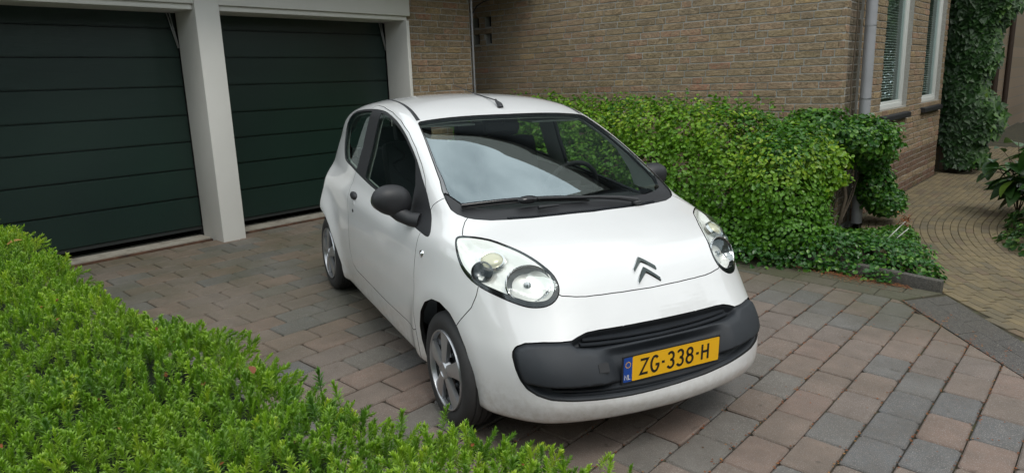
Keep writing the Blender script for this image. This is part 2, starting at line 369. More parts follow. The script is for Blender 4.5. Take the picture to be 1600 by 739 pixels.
# cube corners of tumbled pavers are more rounded
places, cut = [], []
TILT = math.atan(SL)
for i in range(-30, 24):
    x = -.985 + COLW * (i + .5)
    if x < -6.66: continue
    off = R.uniform(-.012, .012)
    for k in range(-16, 8):
        y = 3.71 + .153 + ROWH * k + (i % 2) * .153 + off
        if y < .55 - .0 * x or y > 5.7: continue
        hw, hh = COLW / 2, ROWH / 2
        lim = min(yb(x - hw), yb(x + hw))
        if y + hh < lim - .005:
            s_ = R.choice([0, math.pi])
            places.append(((x + R.uniform(-.002, .002), y + R.uniform(-.002, .002), zg(x) - .030 + R.uniform(-.002, .0025)), s_ + R.uniform(-.008, .008), TILT + R.uniform(-.006, .006) if s_ == 0 else -TILT, (1, 1, 1), R.randrange(14), 'paver_stone'))
        elif y - hh < max(yb(x - hw), yb(x + hw)): cut.append((x, y))
pieces('paver', drive, pv, places, 'paver_stone')
def slab(poly, name, parent, mat, top=0., th=.06, bev=.006):
    """one flat stone of any outline, bevelled, following the slope"""
    if len(poly) < 3: return
    cx, cy = sum(p[0] for p in poly) / len(poly), sum(p[1] for p in poly) / len(poly)
    ar = abs(sum(poly[i][0] * poly[(i + 1) % len(poly)][1] - poly[(i + 1) % len(poly)][0] * poly[i][1] for i in range(len(poly)))) / 2
    if ar < .002: return
    V, F = [], []; n = len(poly)
    for z_, ins in ((-th, 0), (-bev, 0), (0, bev)):
        for x, y in poly:
            d = math.hypot(x - cx, y - cy); k = 1 - ins / max(d, .02) * 1.3
            xx, yy = cx + (x - cx) * k, cy + (y - cy) * k; V.append((xx - cx, yy - cy, z_ + zg(xx) - zg(cx)))
    for l in range(2):
        for k in range(n): a, b = l * n + k, l * n + (k + 1) % n; F.append((a, b, b + n, a + n))
    F.append(tuple(range(2 * n, 3 * n)))
    me = D.meshes.new(name); me.from_pydata(V, [], F)
    bm = bmesh.new(); bm.from_mesh(me); bmesh.ops.recalc_face_normals(bm, faces=bm.faces); bm.to_mesh(me); bm.free()
    me.update()
    if me.polygons[-1].normal.z < 0: me.flip_normals()
    me.materials.append(MT[mat]); link(name, me, parent, loc=(cx, cy, zg(cx) + top))
for x, y in cut:
    hw, hh = COLW / 2 - .004, ROWH / 2 - .0045
    poly = [(x - hw, y - hh), (x + hw, y - hh), (x + hw, y + hh), (x - hw, y + hh)]
    for a, b in zip(BL[:-1], BL[1:]): poly = clip(poly, a, b) if (a[0] - .3 < x < b[0] + .3) and poly else poly
    if poly: slab(poly, 'paver', drive, 'paver_stone')
# edging slabs along the bed
edge = sheet('bed_edging', [(-6.72, 5.44), (-1.1, 5.44), (-.88, 5.84), (-6.72, 5.86)], 'joint_soil', -.012)
for r_, (y0, y1) in enumerate(((5.47, 5.655), (5.665, 5.84))):
    x = -6.7 + .15 * r_
    while x < -1.0:
        x1 = x + .30 - .006; sh = lambda y: (y - 5.46) * .55
        e0 = min(x1, -1.13 + sh(y0)); e1 = min(x1, -1.13 + sh(y1))
        if e0 > x + .03: slab([(x, y0), (e0, y0), (e1, y1), (x, y1)], 'edge_stone', edge, 'edge_slab')
        x += .30
# dark basalt strip between drive and path
strip = sheet('basalt_strip', [(-1.12, 5.46), (-.29, 4.49), (1.0, 2.98), (3.5, .1), (3.9, .5), (1.25, 3.35), (-.34, 5.10), (-.90, 5.83)], 'joint_soil', -.010)
inn = [(-1.10, 5.465), (-.29, 4.505), (1.0, 2.995), (3.5, .12)]; out_ = [(-.885, 5.80), (-.345, 5.085), (1.22, 3.37), (3.85, .47)]
def along(pl_, t):
    L = [0]; 
    for a, b in zip(pl_[:-1], pl_[1:]): L.append(L[-1] + math.dist(a, b))
    t *= L[-1]; i = max(j for j in range(len(L) - 1) if L[j] <= t + 1e-9); f = (t - L[i]) / (L[i + 1] - L[i])
    return (pl_[i][0] + f * (pl_[i + 1][0] - pl_[i][0]), pl_[i][1] + f * (pl_[i + 1][1] - pl_[i][1]))
NS = 22
for k in range(NS):
    t0, t1 = k / NS, (k + 1) / NS; mid = lambda t, f: tuple(np.array(along(inn, t)) * (1 - f) + np.array(along(out_, t)) * f)
    for f0, f1 in ((0, .498), (.502, 1)):
        sh = .5 / NS if f0 else 0; a0, a1 = min(t0 + sh, 1), min(t1 + sh - .0006, 1)
        if a1 - a0 > .01: slab([mid(a0, f0), mid(a1, f0), mid(a1, f1), mid(a0, f1)], 'basalt_stone', strip, 'basalt_slab', -.002 + R.uniform(-.0006, .0006), bev=.0018)
    if k == 0: slab([mid(0, .505), mid(.5 / NS - .0012, .505), mid(.5 / NS - .0012, 1), mid(0, 1)], 'basalt_stone', strip, 'basalt_slab', -.002, bev=.003)
# yellow clinker path, laid in bent courses
path = sheet('garden_path', [(-.92, 5.85), (-.34, 5.10), (1.24, 3.38), (3.9, .6), (5.5, 2.5), (1.5, 8.5), (-.2, 10.5), (-.4, 13), (-.6, 24), (-6, 24), (-6, 12.3), (-2.2, 12.25), (-2.2, 8.2), (-1.7, 6.9), (-1.08, 6.1)], 'joint_soil', -.020)
cv = [brick_variant(50 + s, .200, .0635, .06, .0035, .0012, 2) for s in range(10)]
places = []
cxp, cyp = 2.9, 9.0
def inpoly(x, y, P_):
    c = False
    for i in range(len(P_)):
        a, b = P_[i], P_[i - 1]
        if (a[1] > y) != (b[1] > y) and x < (b[0] - a[0]) * (y - a[1]) / (b[1] - a[1]) + a[0]: c = not c
    return c
PP = [(-.95, 5.90), (-.32, 5.13), (1.28, 3.42), (2.6, 2.1), (3.2, 4.5), (.9, 7.6), (-.15, 9.2), (-.2, 17), (-2.9, 17), (-2.9, 12.45), (-2.15, 12.3), (-2.15, 8.2), (-1.65, 6.9), (-1.1, 6.15)]
for j in range(-14, 60):
    rr = 2.2 + j * .0675; s_ = R.random() * .2
    while s_ < 8 + 1.5 * rr:
        if s_ < 8: x, y, yaw = cxp - rr, cyp + 8 - s_, math.pi / 2
        else:
            al = (s_ - 8) / rr; x, y, yaw = cxp - rr * math.cos(al), cyp - rr * math.sin(al), math.pi / 2 + al
        if inpoly(x, y, PP): places.append(((x, y, zg(x) - .034 + R.uniform(-.0015, .0015)), yaw + R.uniform(-.01, .01), 0, (1, 1, 1), R.randrange(10), 'clinker'))
        s_ += .205
pieces('clinker_brick', path, cv, places, 'clinker')
# kerb stone at the end of the bed
kb = bmesh.new(); ang = math.atan2(5.86 - 6.03, 1.27)
def kseg(L): 
    b = bmesh.new(); bx(b, -L / 2, L / 2, -.035, .035, -.12, .075, bev=.012); return b
kt = thing('kerb_stone', 'dark low kerb stone with a rounded end between the ground cover and the brick path', 'kerb', (-1.55, 5.945, zg(-1.55)))
for k, L in enumerate((.62, .62)):
    o = bmo('kerb_block', kseg(L), 'basalt_slab', kt, sharp=35, loc=(-.32 + k * .63, -.5 * 0 + .05 - k * .085, -.0)); o.rotation_euler = (0, TILT, ang)
kb.free()

# ------------------------------------------------------------ brick walls
BP, BH = .259, .0757
bvx = [brick_variant(100 + s, BP - .010, .09, BH - .0105, .0035, .0018, 1) for s in range(12)]     # faces -Y after flip
bvx = [([(x, -y, z) for x, y, z in V], [f[::-1] for f in F]) for V, F in bvx]
bvy = [([(-y if False else -yy, xx, zz) for xx, yy, zz in V], F) for V, F in bvx]                                # long axis along Y, face +X
def wall_rects(u0, u1, z0, z1, holes):
    us = sorted({u0, u1, *[h[0] for h in holes], *[h[1] for h in holes]}); us = [u for u in us if u0 <= u <= u1]
    zs = sorted({z0, z1, *[h[2] for h in holes], *[h[3] for h in holes]}); zs = [z for z in zs if z0 <= z <= z1]
    for a, b in zip(us[:-1], us[1:]):
        for c, d in zip(zs[:-1], zs[1:]):
            if not any(h[0] <= a and b <= h[1] and h[2] <= c and d <= h[3] for h in holes): yield a, b, c, d
def brick_face(wall, axis, plane, u0, u1, z0, z1, holes=(), matf=None, sgn=1, seed=1, zoff=0):
    """courses of single bricks in a wall plane; axis 'x': runs along X, face to -Y ; axis 'y': runs along Y, face to +X"""
    r = random.Random(seed); pl_ = []; n0 = int(math.ceil((z0 - zoff) / BH)); n1 = int((z1 - zoff) / BH)
    for n in range(n0, n1 + 1):
        zc = n * BH + zoff; u = u0 - (n * .37 % 1) * BP
        while u < u1:
            L = BP if r.random() > .14 else BP / 2
            segs = [(max(u, u0), min(u + L, u1))]
            for h in holes:
                if h[2] < zc < h[3]: segs = [s for a, b in segs for s in ((a, min(b, h[0])), (max(a, h[1]), b)) if s[1] - s[0] > .01]
            for a, b in segs:
                if b - a < .03: continue
                sc = (b - a - .012) / (BP - .012); c = (a + b) / 2; j = r.uniform(-.003, .0035)
                mt = matf(c, zc) if matf else 'yellow_brick'; vi = r.randrange(12)
                if axis == 'x': pl_.append(((c, plane - .09 / 2 * -1 + j, zc + r.uniform(-.0015, .0015)), r.uniform(-.004, .004), r.uniform(-.0022, .0022), (sc, 1, 1), vi, mt))
                else: pl_.append(((plane - .045 + j, c, zc + r.uniform(-.0015, .0015)), r.uniform(-.006, .006), 0, (1, sc, 1), vi, mt))
            u += L
    pieces('brick', wall, bvx if axis == 'x' else bvy, pl_, None)
def mortar(name, axis, plane, u0, u1, z0, z1, holes, parent, depth=.12, mat='mortar', back=.0065):
    bm = bmesh.new()
    for a, b, c, d in wall_rects(u0, u1, z0, z1, holes):
        if axis == 'x': bx(bm, a, b, plane + back, plane + depth, c, d)
        else: bx(bm, plane - depth, plane - back, a, b, c, d)
    return bmo(name, bm, mat, parent)

house = thing('brick_house', 'yellow brick house with steep gable behind the clipped shrub border and two narrow white windows', 'house', (-2.2, 7.46, 0))
hp = lambda o: setattr(o, 'matrix_parent_inverse', Matrix.Translation(house.location).inverted())
def under(o, par):            # keep building coordinates
    o.parent = par
    return o
house.location = (0, 0, 0)
YW, XW = 7.456, -2.2
vents = [(-7.212, -7.105, 2.350, 2.50), (-6.985, -6.872, 2.350, 2.50), (-7.212, -7.105, 2.122, 2.276), (-6.985, -6.872, 2.122, 2.276)]
gw = mortar('gable_wall', 'x', YW, -9.2, XW - .004, -.3, 2.86, vents, house)
brick_face(gw, 'x', YW, -7.6, XW, .32, 2.84, vents, seed=3, zoff=.02)
box('vent_recess', (-7.25, -6.83, YW + .10, YW + .30, 2.08, 2.54), 'room_dark', gw)
# upper gable with verge: what the windscreen mirrors
bm = bmesh.new()
prof = [(-9.2, 2.86), (XW, 2.86), (XW, 5.35), (-7.6, 10.3), (-9.2, 11.0), (-14, 7)]
f0 = [bm.verts.new((x, YW, z)) for x, z in prof]; f1 = [bm.verts.new((x, YW + .3, z)) for x, z in prof]
bm.faces.new(f0); bm.faces.new(f1[::-1])
for i in range(len(prof)): bm.faces.new([f0[i], f1[i], f1[(i + 1) % len(prof)], f0[(i + 1) % len(prof)]])
bmo('upper_gable', bm, 'slate', house)  # dark slate puts the wall's shade into the mirrored gable colour
bm = bmesh.new()
vp = [(-1.6, 4.95), (-7.7, 10.5), (-9.3, 11.3), (-15, 6.6)]
for a, b in zip(vp[:-1], vp[1:]):
    for lo_, hi_, y0, y1 in ((-.35, .42, YW - .42, YW - .36), (.0, .05, YW - .36, YW + .5)):
        vs = [bm.verts.new((x, y, z + dz)) for y in (y0, y1) for (x, z) in (a, b) for dz in (lo_, hi_)]
        for q in ((0, 1, 3, 2), (4, 6, 7, 5), (0, 4, 5, 1), (2, 3, 7, 6), (1, 5, 7, 3), (0, 2, 6, 4)): bm.faces.new([vs[i] for i in q])
vb = bmo('verge_board', bm, 'plaster', house)
bm = bmesh.new()
for a, b in zip(vp[:-1], vp[1:]):
    vs = [bm.verts.new((x, y, z + .12)) for (x, z) in (a, b) for y in (YW - .40, 16)]; bm.faces.new([vs[0], vs[1], vs[3], vs[2]])
bmo('roof', bm, 'roof_tile', house)
# side wall with the windows
W1, W2 = (8.90, 10.13, 1.13, 2.70), (10.95, 12.06, 1.13, 2.70); holes = [W1, W2]
sw = mortar('side_wall', 'y', XW, YW + .10, 12.24, -.3, 2.86, [W1, W2, (YW + .10, 8.02, -.3, 2.86)], house, depth=.30)
def smat(u, z): return 'red_brick' if z < .50 and not (.1 < z < .2) else 'yellow_brick'
brick_face(sw, 'y', XW, YW, YW + .115, .02, 2.84, seed=5, zoff=.02)
brick_face(sw, 'y', XW, 8.02, 12.24, .02, 2.84, holes, smat, seed=6, zoff=.02)
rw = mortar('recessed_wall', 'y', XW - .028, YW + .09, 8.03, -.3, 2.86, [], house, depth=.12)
brick_face(rw, 'y', XW - .028, YW + .118, 8.02, .02, 2.84, (), lambda u, z: 'shade_grime_brick', seed=8, zoff=.02)
box('upper_side_wall', (XW - .3, XW, YW + .3, 12.24, 2.86, 5.3), 'far_brick', house)
for k, (y0, y1, z0, z1) in enumerate(holes):
    wt = box('window', (XW - .50, XW - .495, y0 - .1, y1 + .1, z0 - .2, z1 + .1), 'room_dark', house)
    bm = bmesh.new(); xf = XW - .055; fw = .045
    bx(bm, xf - .07, xf, y0, y1, z0, z0 + fw, bev=.004)
    bx(bm, xf - .07, xf - .002, y0, y0 + fw, z0 + fw, z1, bev=.004); bx(bm, xf - .07, xf - .002, y1 - fw, y1, z0 + fw, z1, bev=.004)
    bx(bm, xf - .055, xf - .018, y0 + fw, y0 + fw + .03, z0 + fw + .03, z1, bev=.003); bx(bm, xf - .055, xf - .018, y1 - fw - .03, y1 - fw, z0 + fw + .03, z1, bev=.003)
    bx(bm, xf - .055, xf - .018, y0 + fw, y1 - fw, z0 + fw, z0 + fw + .03, bev=.003)
    bx(bm, xf - .01, xf + .035, y0 - .0, y1, z0 - .035, z0 - .002, bev=.004)
    bmo('frame', bm, 'window_white', wt, sharp=30)
    box('pane', (xf - .040, xf - .036, y0 + fw + .03, y1 - fw - .03, z0 + fw + .03, z1), 'window_glass', wt)
    bm = bmesh.new(); z = z0 + .12
    while z < z1:
        vs = [bm.verts.new(c) for c in ((xf - .115, y0 + .07, z), (xf - .115, y1 - .07, z), (xf - .085, y1 - .07, z - .012), (xf - .085, y0 + .07, z - .012))]; bm.faces.new(vs)
        z += .031
    bmo('blind', bm, 'blind', wt, kind='stuff')
    bm = bmesh.new()
    vs = bx(bm, XW - .12, XW + .055, y0 - .01, y1 + .04, z0 - .14, z0 - .04)
    for v in vs:
        if v.co.x > XW and v.co.z > z0 - .1: v.co.z -= .045
    bmesh.ops.bevel(bm, geom=bm.edges[:], offset=.006, segments=2, affect='EDGES'); bmo('sill', bm, 'slate', wt, sharp=30)
    box('reveal_shade', (XW - .118, XW - .012, y1 + .002, y1 + .03, z0 - .03, z1), 'slate', wt)  # dark slate strip stands in for reveal brick lying in shade
# deep porch beyond the second window and the pier that carries the ivy
box('porch_wall', (-3.6, -3.5, 12.0, 13.6, -.2, 3.2), 'room_dark', house); box('porch_return', (-3.6, XW - .3, 12.15, 12.24, -.2, 3.2), 'far_brick', house)
box('porch_return', (-3.6, -2.2, 13.15, 13.3, -.2, 3.2), 'room_dark', house)
box('pier', (-2.30, -1.86, 12.80, 13.25, -.2, 3.6), 'far_brick', house)
box('rear_wing', (-4.2, -2.42, 13.8, 30, -.3, 3.6), 'far_brick', house)
for y in (16.9, 18.6, 20.4):
    bm = bmesh.new(); tube(bm, [(-2.36, y, .12), (-2.36, y, 3.6)], .055); bmo('rain_pipe', bm, 'brown_post', house, sharp=40)
    bm = bmesh.new(); tube(bm, [(-2.36, y, .10), (-2.36, y, .22)], .07); bmo('pipe_shoe', bm, 'window_white', house, sharp=40)
# zinc downpipe with bands
bm = bmesh.new(); tube(bm, [(-2.10, 7.90, zg(-2.1)), (-2.10, 7.90, 3.4)], .054, 20); dp = bmo('downpipe', bm, 'zinc', house, sharp=40)
bm = bmesh.new()
for z, h_, r_ in ((1.30, .010, .058), (.98, .03, .0575), (2.02, .006, .057), (.28, .02, .062)):
    tube(bm, [(-2.10, 7.90, z), (-2.10, 7.90, z + h_)], r_, 20)
bmo('pipe_band', bm, 'steel', dp, sharp=40)
bm = bmesh.new(); tube(bm, [(-2.20, 7.76, 2.9), (-2.19, 7.77, 2.0), (-2.20, 7.74, 1.5), (-2.18, 7.70, 1.1), (-2.22, 7.62, .5)], .007, 6); bmo('vine_stem', bm, 'bark', house)

# ------------------------------------------------------------ garage
gar = thing('garage', 'double garage with two dark green panelled doors in cream painted posts and fascia boards', 'garage')
DX = -6.85
def cream(name, dims, bev=.004, par=gar): 
    bm = bmesh.new(); bx(bm, *dims, bev=bev); return bmo(name, bm, 'cream_paint', par, sharp=30)
cream('post', (-6.85, -6.447, 3.09, 3.318, .17, 2.95))
cream('fascia_board', (-6.60, -6.455, .3, 3.088, 2.376, 2.80)); cream('fascia_board', (-6.60, -6.455, 3.32, 5.625, 2.376, 2.80))
cream('door_head', (-6.95, -6.485, .3, 3.086, 2.327, 2.374)); cream('door_head', (-6.95, -6.485, 3.322, 5.598, 2.327, 2.374))
cream('jamb', (-6.85, -6.452, 5.558, 5.602, .17, 2.325)); cream('jamb', (-6.85, -6.452, .62, .86, .17, 2.325))
box('soffit', (-8.6, -6.61, .0, 5.7, 2.81, 2.84), 'cream_paint', gar)
box('flat_roof', (-9.1, -5.95, -.6, YW - .05, 2.85, 3.02), 'roof_tile', gar)
jz = [.30, .598, .874, 1.134, 1.388, 1.658, 1.923, 2.187, 2.40]
for y0, y1 in ((.865, 3.086), (3.322, 5.553)):
    dr = box('garage_door', (DX - .075, DX - .045, y0, y1, .28, 2.40), 'door_seal', gar)
    for a, b in zip(jz[:-1], jz[1:]):
        bm = bmesh.new(); bx(bm, DX - .045, DX - .004, y0 + .004, y1 - .004, a + .003, b - .003, bev=0)
        es = [e for e in bm.edges if all(v.co.x > DX - .01 for v in e.verts)]
        bmesh.ops.bevel(bm, geom=es, offset=.010, segments=2, affect='EDGES'); bmo('door_panel', bm, 'door_green', dr, sharp=25)
    box('bottom_seal', (DX - .05, DX - .012, y0 + .004, y1 - .004, .272, .300), 'door_seal', dr)
    for ya, yb_ in ((y1 - .085, y1 - .012), (y1 - .058, y1 - .006)):
        bm = bmesh.new(); tube(bm, [(DX + .012, ya, 2.345), (DX + .012, yb_, 2.01)], .0065, 8); bmo('lift_arm', bm, 'steel', dr)
    th = box('threshold', (-7.0, DX + .155, y0 - .2 if y0 < 2 else y0 + .0, y1, .05, .208), 'concrete_sill', gar)
    box('threshold_edge', (DX + .157, DX + .185, y0 - .2 if y0 < 2 else y0, y1, .05, .196), 'rusty_edge', th)
box('garage_floor', (-9, -7.002, .3, 5.6, .0, .19), 'room_dark', gar); box('back_wall', (-9.1, -9.0, .2, 5.7, -.2, 2.8), 'room_dark', gar)
box('partition', (-9, -6.95, .2, .6, -.2, 2.8), 'room_dark', gar); box('partition', (-9, -6.92, 3.10, 3.31, -.2, 2.8), 'room_dark', gar); box('partition', (-9, -6.92, 5.61, 5.70, -.2, 2.8), 'room_dark', gar)
ew = mortar('end_wall', 'y', -6.50, 5.605, 6.66, -.3, 2.84, [], gar, depth=.3)
brick_face(ew, 'y', -6.50, 5.61, 6.655, .9, 2.82, seed=9, zoff=.035)
bm = bmesh.new(); tube(bm, [(-6.475, 6.672, .3), (-6.475, 6.672, 2.84)], .013, 10); tube(bm, [(-6.475, 6.672, 2.42), (-6.475, 6.672, 2.45)], .02, 10); bmo('conduit', bm, 'steel', gar, sharp=40)
bm = bmesh.new(); tube(bm, [(-6.47, 6.69, 2.46), (-6.55, 6.85, 2.56), (-6.62, 7.05, 2.63), (-6.75, 7.38, 2.70), (-6.9, 7.44, 2.78)], .008, 6); bmo('cable', bm, 'black_trim', gar)

# ------------------------------------------------------------ foliage
def cloud(name, parent, P, N_, size, mat, shape='oval', seed=0, droop=.2, spread=.9, kind='stuff', rnd=None):
    """many small folded leaves; P positions, N_ outward normals"""
    r = np.random.RandomState(seed); n = len(P)
    if shape == 'oval': base = np.array([(0, 0, 0), (.30, .30, .05), (.34, .72, .03), (0, 1, -.06), (-.34, .72, .03), (-.30, .30, .05), (0, .5, -.05)]); F = [(0, 1, 6), (1, 2, 6), (2, 3, 6), (3, 4, 6), (4, 5, 6), (5, 0, 6)]
    elif shape == 'ivy': base = np.array([(0, 0, 0), (.5, -.1, .04), (.36, .35, .0), (0, 1, -.12), (-.36, .35, .0), (-.5, -.1, .04), (0, .3, -.03)]); F = [(0, 1, 6), (1, 2, 6), (2, 3, 6), (3, 4, 6), (4, 5, 6), (5, 0, 6)]
    up = np.array([0, 0, 1.]); nn = N_ + r.normal(0, spread * .5, (n, 3)) + up * .35; nn /= np.linalg.norm(nn, axis=1)[:, None]
    t = r.normal(0, 1, (n, 3)) + N_ * .5; t[:, 2] -= droop; t -= nn * np.sum(t * nn, 1)[:, None]; t /= np.linalg.norm(t, axis=1)[:, None]; s_ = np.cross(t, nn)
    sz = size * r.uniform(.65, 1.25, n)[:, None, None]
    V = P[:, None, :] + (base[None, :, 0:1] * s_[:, None, :] + base[None, :, 1:2] * t[:, None, :] + base[None, :, 2:3] * nn[:, None, :]) * sz
    T = (np.array(F)[None] + (np.arange(n) * len(base))[:, None, None]).reshape(-1, 3)
    q = r.rand(n) if rnd is None else rnd
    me = mesh_np(name, V.reshape(-1, 3), T, mat, rnd=np.repeat(q, len(base)), smooth=False)
    return link(name, me, parent, kind=kind)
def fbm(p, seed, sc):
    r = np.random.RandomState(seed); v = np.zeros(len(p))
    for o_ in range(4):
        for _ in range(3):
            d = r.normal(0, 1, 3); v += np.sin(p @ d * sc * 2 ** o_ + r.rand() * 6.28) / (1.7 ** o_)
    return v / 4
def blob_points(blobs, n, seed, zmin=lambda x: -9, inner=.75, amp=.13, gap=None):
    """points on and just inside the skin of a union of ellipsoids"""
    r = np.random.RandomState(seed); P, N_ = [], []; ar = np.array([b[3] * b[4] + b[4] * b[5] + b[3] * b[5] for b in blobs]); ar = ar / ar.sum()
    for b, f in zip(blobs, ar):
        k = int(n * f * 1.4); d = r.normal(0, 1, (k, 3)); d /= np.linalg.norm(d, axis=1)[:, None]
        rad = np.array(b[3:6]); c = np.array(b[:3]); wv = 1 + amp * fbm(d + c * .7, seed + 5, 3.)
        rr = r.uniform(inner, 1.0, k) ** .6 * wv; p = c + d * rad * rr[:, None]; nn = d / rad; nn /= np.linalg.norm(nn, axis=1)[:, None]
        keep = np.ones(k, bool)
        for b2 in blobs:
            if b2 is b: continue
            q = (p - np.array(b2[:3])) / np.array(b2[3:6]); keep &= (q ** 2).sum(1) > .55
        keep &= p[:, 2] > np.array([zmin(x) for x in p[:, 0]])
        if gap is not None: keep &= fbm(p, seed + 77, gap[0]) > gap[1]
        P.append(p[keep]); N_.append(nn[keep])
    return np.concatenate(P), np.concatenate(N_)
def stems(name, parent, lines, mat='bark'):
    bm = bmesh.new()
    for pts, r0, r1 in lines:
        n = len(pts); tube(bm, pts, [r0 + (r1 - r0) * i / (n - 1) for i in range(n)], 6)
    return bmo(name, bm, mat, parent)
def branches(root, blobs, seed, n=14, r0=.012):
    r = random.Random(seed); L = []
    for k in range(n):
        b = r.choice(blobs); e = [b[i] + r.uniform(-.6, .6) * b[3 + i] for i in range(3)]; s0 = [root[0] + r.uniform(-.15, .15), root[1] + r.uniform(-.15, .15), root[2]]
        m_ = [(s0[i] + e[i]) / 2 + r.uniform(-.08, .08) for i in range(3)]; L.append(([s0, m_, e], r0 * r.uniform(.6, 1.4), .003))
    return L

# clipped shrub border behind the car
hb = thing('shrub_border', 'long clipped border shrub with yellow green tips filling the bed behind the white car', 'shrub', (0, 0, 0))
blobs = []
r_ = random.Random(4); x = -6.0
while x < -2.25:
    top = float(np.interp(x, [-6, -4.8, -3.2, -2.6, -2.2], [1.42, 1.36, 1.34, 1.24, 1.08])) + r_.uniform(-.03, .03)
    blobs.append((x, 6.50 + r_.uniform(-.05, .05), top - .33, .42, .62, .33)); blobs.append((x + .1, 6.25 + r_.uniform(-.06, .06), .62, .42, .58, .44)); blobs.append((x + .2, 6.10, .25, .42, .48, .28))
    x += .40
blobs += [(-2.25, 6.35, .80, .36, .48, .28), (-2.2, 6.2, .42, .34, .46, .30)]
blobs += [(-2.14, 6.28, .48, .26, .36, .28), (-2.20, 6.60, .96, .24, .28, .17), (-2.10, 6.42, .80, .20, .26, .17), (-2.02, 6.2, .28, .22, .3, .22), (-2.35, 6.55, 1.02, .24, .3, .16)]
P, N_ = blob_points(blobs, 88000, 3, lambda x: zg(x) + .03, .62, .22, (7., -.62))
k = (P[:, 1] < 7.40); P, N_ = P[k], N_[k]
q = np.clip(.46 + .26 * fbm(P, 9, 1.3) + .42 * (P[:, 2] - .72) + .12 * (P[:, 0] + 3.6) * (P[:, 2] > .7) + NR.normal(0, .10, len(P)), 0, 1)  # leaves lighten with height: the sunlit top is put into their colour
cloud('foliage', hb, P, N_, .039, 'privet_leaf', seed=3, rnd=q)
stems('branches', hb, [l for xx in (-5.4, -4.4, -3.6, -2.9, -2.4) for l in branches((xx, 6.6, 0), [b for b in blobs if abs(b[0] - xx) < .8], int(xx * 10), 12)])
# few shoots standing above the clipped top
L_ = []; PS_ = []
for k in range(80):
    x = r_.uniform(-5.6, -2.3); y = r_.uniform(6.2, 6.9); z0 = float(np.interp(x, [-6, -4.8, -3.2, -2.6, -2.2], [1.40, 1.34, 1.32, 1.22, 1.05])) - .05; h_ = r_.uniform(.05, .19)
    e = (x + r_.uniform(-.03, .03), y, z0 + h_); L_.append(([(x, y, z0 - .1), e], .003, .0015)); PS_ += [(x + (e[0] - x) * t + r_.uniform(-.018, .018), y + r_.uniform(-.018, .018), z0 + h_ * t) for t in (.2, .35, .5, .65, .8, .9, 1)]
stems('shoots', hb, L_)['kind'] = 'stuff'; cloud('shoot_leaves', hb, np.array(PS_), np.tile([0, 0, .4], (len(PS_), 1)), .042, 'privet_leaf', seed=4, rnd=NR.uniform(.4, .9, len(PS_)))

# darker loose shrub at the corner round the downpipe
cb = thing('corner_shrub', 'loose dark green shrub with bare lower stems growing round the grey downpipe', 'shrub')
blobs = [(-2.25, 6.95, 1.08, .30, .30, .17), (-2.05, 7.15, .95, .40, .36, .22), (-1.98, 7.5, .90, .32, .36, .22), (-2.35, 6.75, .86, .26, .26, .16), (-1.96, 7.8, .76, .20, .26, .20), (-2.3, 6.9, .80, .24, .22, .12)]
P, N_ = blob_points(blobs, 15000, 6, inner=.45, amp=.34, gap=(8., -.30)); cloud('foliage', cb, P, N_, .044, 'mid_leaf', seed=6, rnd=np.clip(.45 + .3 * fbm(P, 2, 2) + .5 * (P[:, 2] - .9) + NR.normal(0, .15, len(P)), 0, 1))
cb2 = [(-2.45, 6.45, .68, .20, .16, .10), (-2.30, 6.30, .72, .16, .14, .10), (-2.15, 6.45, .78, .15, .12, .10), (-1.98, 6.55, .84, .15, .14, .11), (-1.92, 6.45, .68, .12, .12, .09), (-2.05, 6.35, .60, .14, .12, .12), (-2.5, 6.3, .5, .12, .12, .16)]
P, N_ = blob_points(cb2, 2600, 16, inner=.3, amp=.35); cloud('light_foliage', cb, P, N_, .050, 'privet_leaf', seed=16, rnd=NR.uniform(.72, 1, len(P)))
blobs3 = [(-1.95, 7.95, .40, .18, .28, .26), (-1.88, 8.1, .22, .20, .28, .16)]
P, N_ = blob_points(blobs3, 2600, 7, lambda x: zg(x) + .02, inner=.5); cloud('low_foliage', cb, P, N_, .046, 'mid_leaf', seed=7)
stems('branches', cb, branches((-2.15, 6.95, 0), blobs, 5, 12, .009) + branches((-2.2, 6.8, 0), cb2, 6, 7, .006) + [([(-2.2, 6.95, 0), (-2.12, 7.0, .35), (-2.2, 6.9, .8)], .03, .02), ([(-2.05, 7.0, 0), (-2.0, 7.1, .4), (-2.05, 7.1, .8)], .022, .014)])
# ground cover
gc = thing('ground_cover', 'low carpet of glossy green leaves creeping over the kerb in front of the corner', 'ground cover')
g1 = [(-2.45, 6.0, .05, .5, .42, .26), (-2.0, 6.15, .02, .5, .42, .26), (-1.65, 6.25, .0, .45, .34, .22), (-1.3, 6.12, -.02, .32, .24, .15), (-1.12, 6.08, -.03, .12, .14, .08), (-1.7, 6.7, 0, .5, .5, .18), (-2.6, 6.5, .05, .6, .5, .26), (-1.62, 7.3, -.02, .24, .5, .12)]
P, N_ = blob_points(g1, 17000, 8, lambda x: zg(x) + .01, inner=.7, amp=.28)
P = np.r_[P, np.c_[NR.uniform(-1.9, -1.2, 160), NR.uniform(5.78, 5.95, 160), NR.uniform(-.02, .06, 160)]]; N_ = np.r_[N_, np.tile([0, -.3, .8], (160, 1))]
cloud('foliage', gc, P, N_, .040, 'mid_leaf', seed=8, rnd=np.clip(.6 + .3 * fbm(P, 4, 3) + NR.normal(0, .15, len(P)), 0, 1))
df = thing('dry_flower_head', 'dry tan flower head on a bare leaning stalk rising out of the ground cover', 'dead flower')
stems('stalk', df, [([(-1.60, 6.75, .02), (-1.50, 6.80, .16), (-1.42, 6.86, .27)], .005, .004), ([(-1.56, 6.75, .02), (-1.46, 6.84, .13), (-1.40, 6.92, .2)], .004, .003)], 'cream_paint')
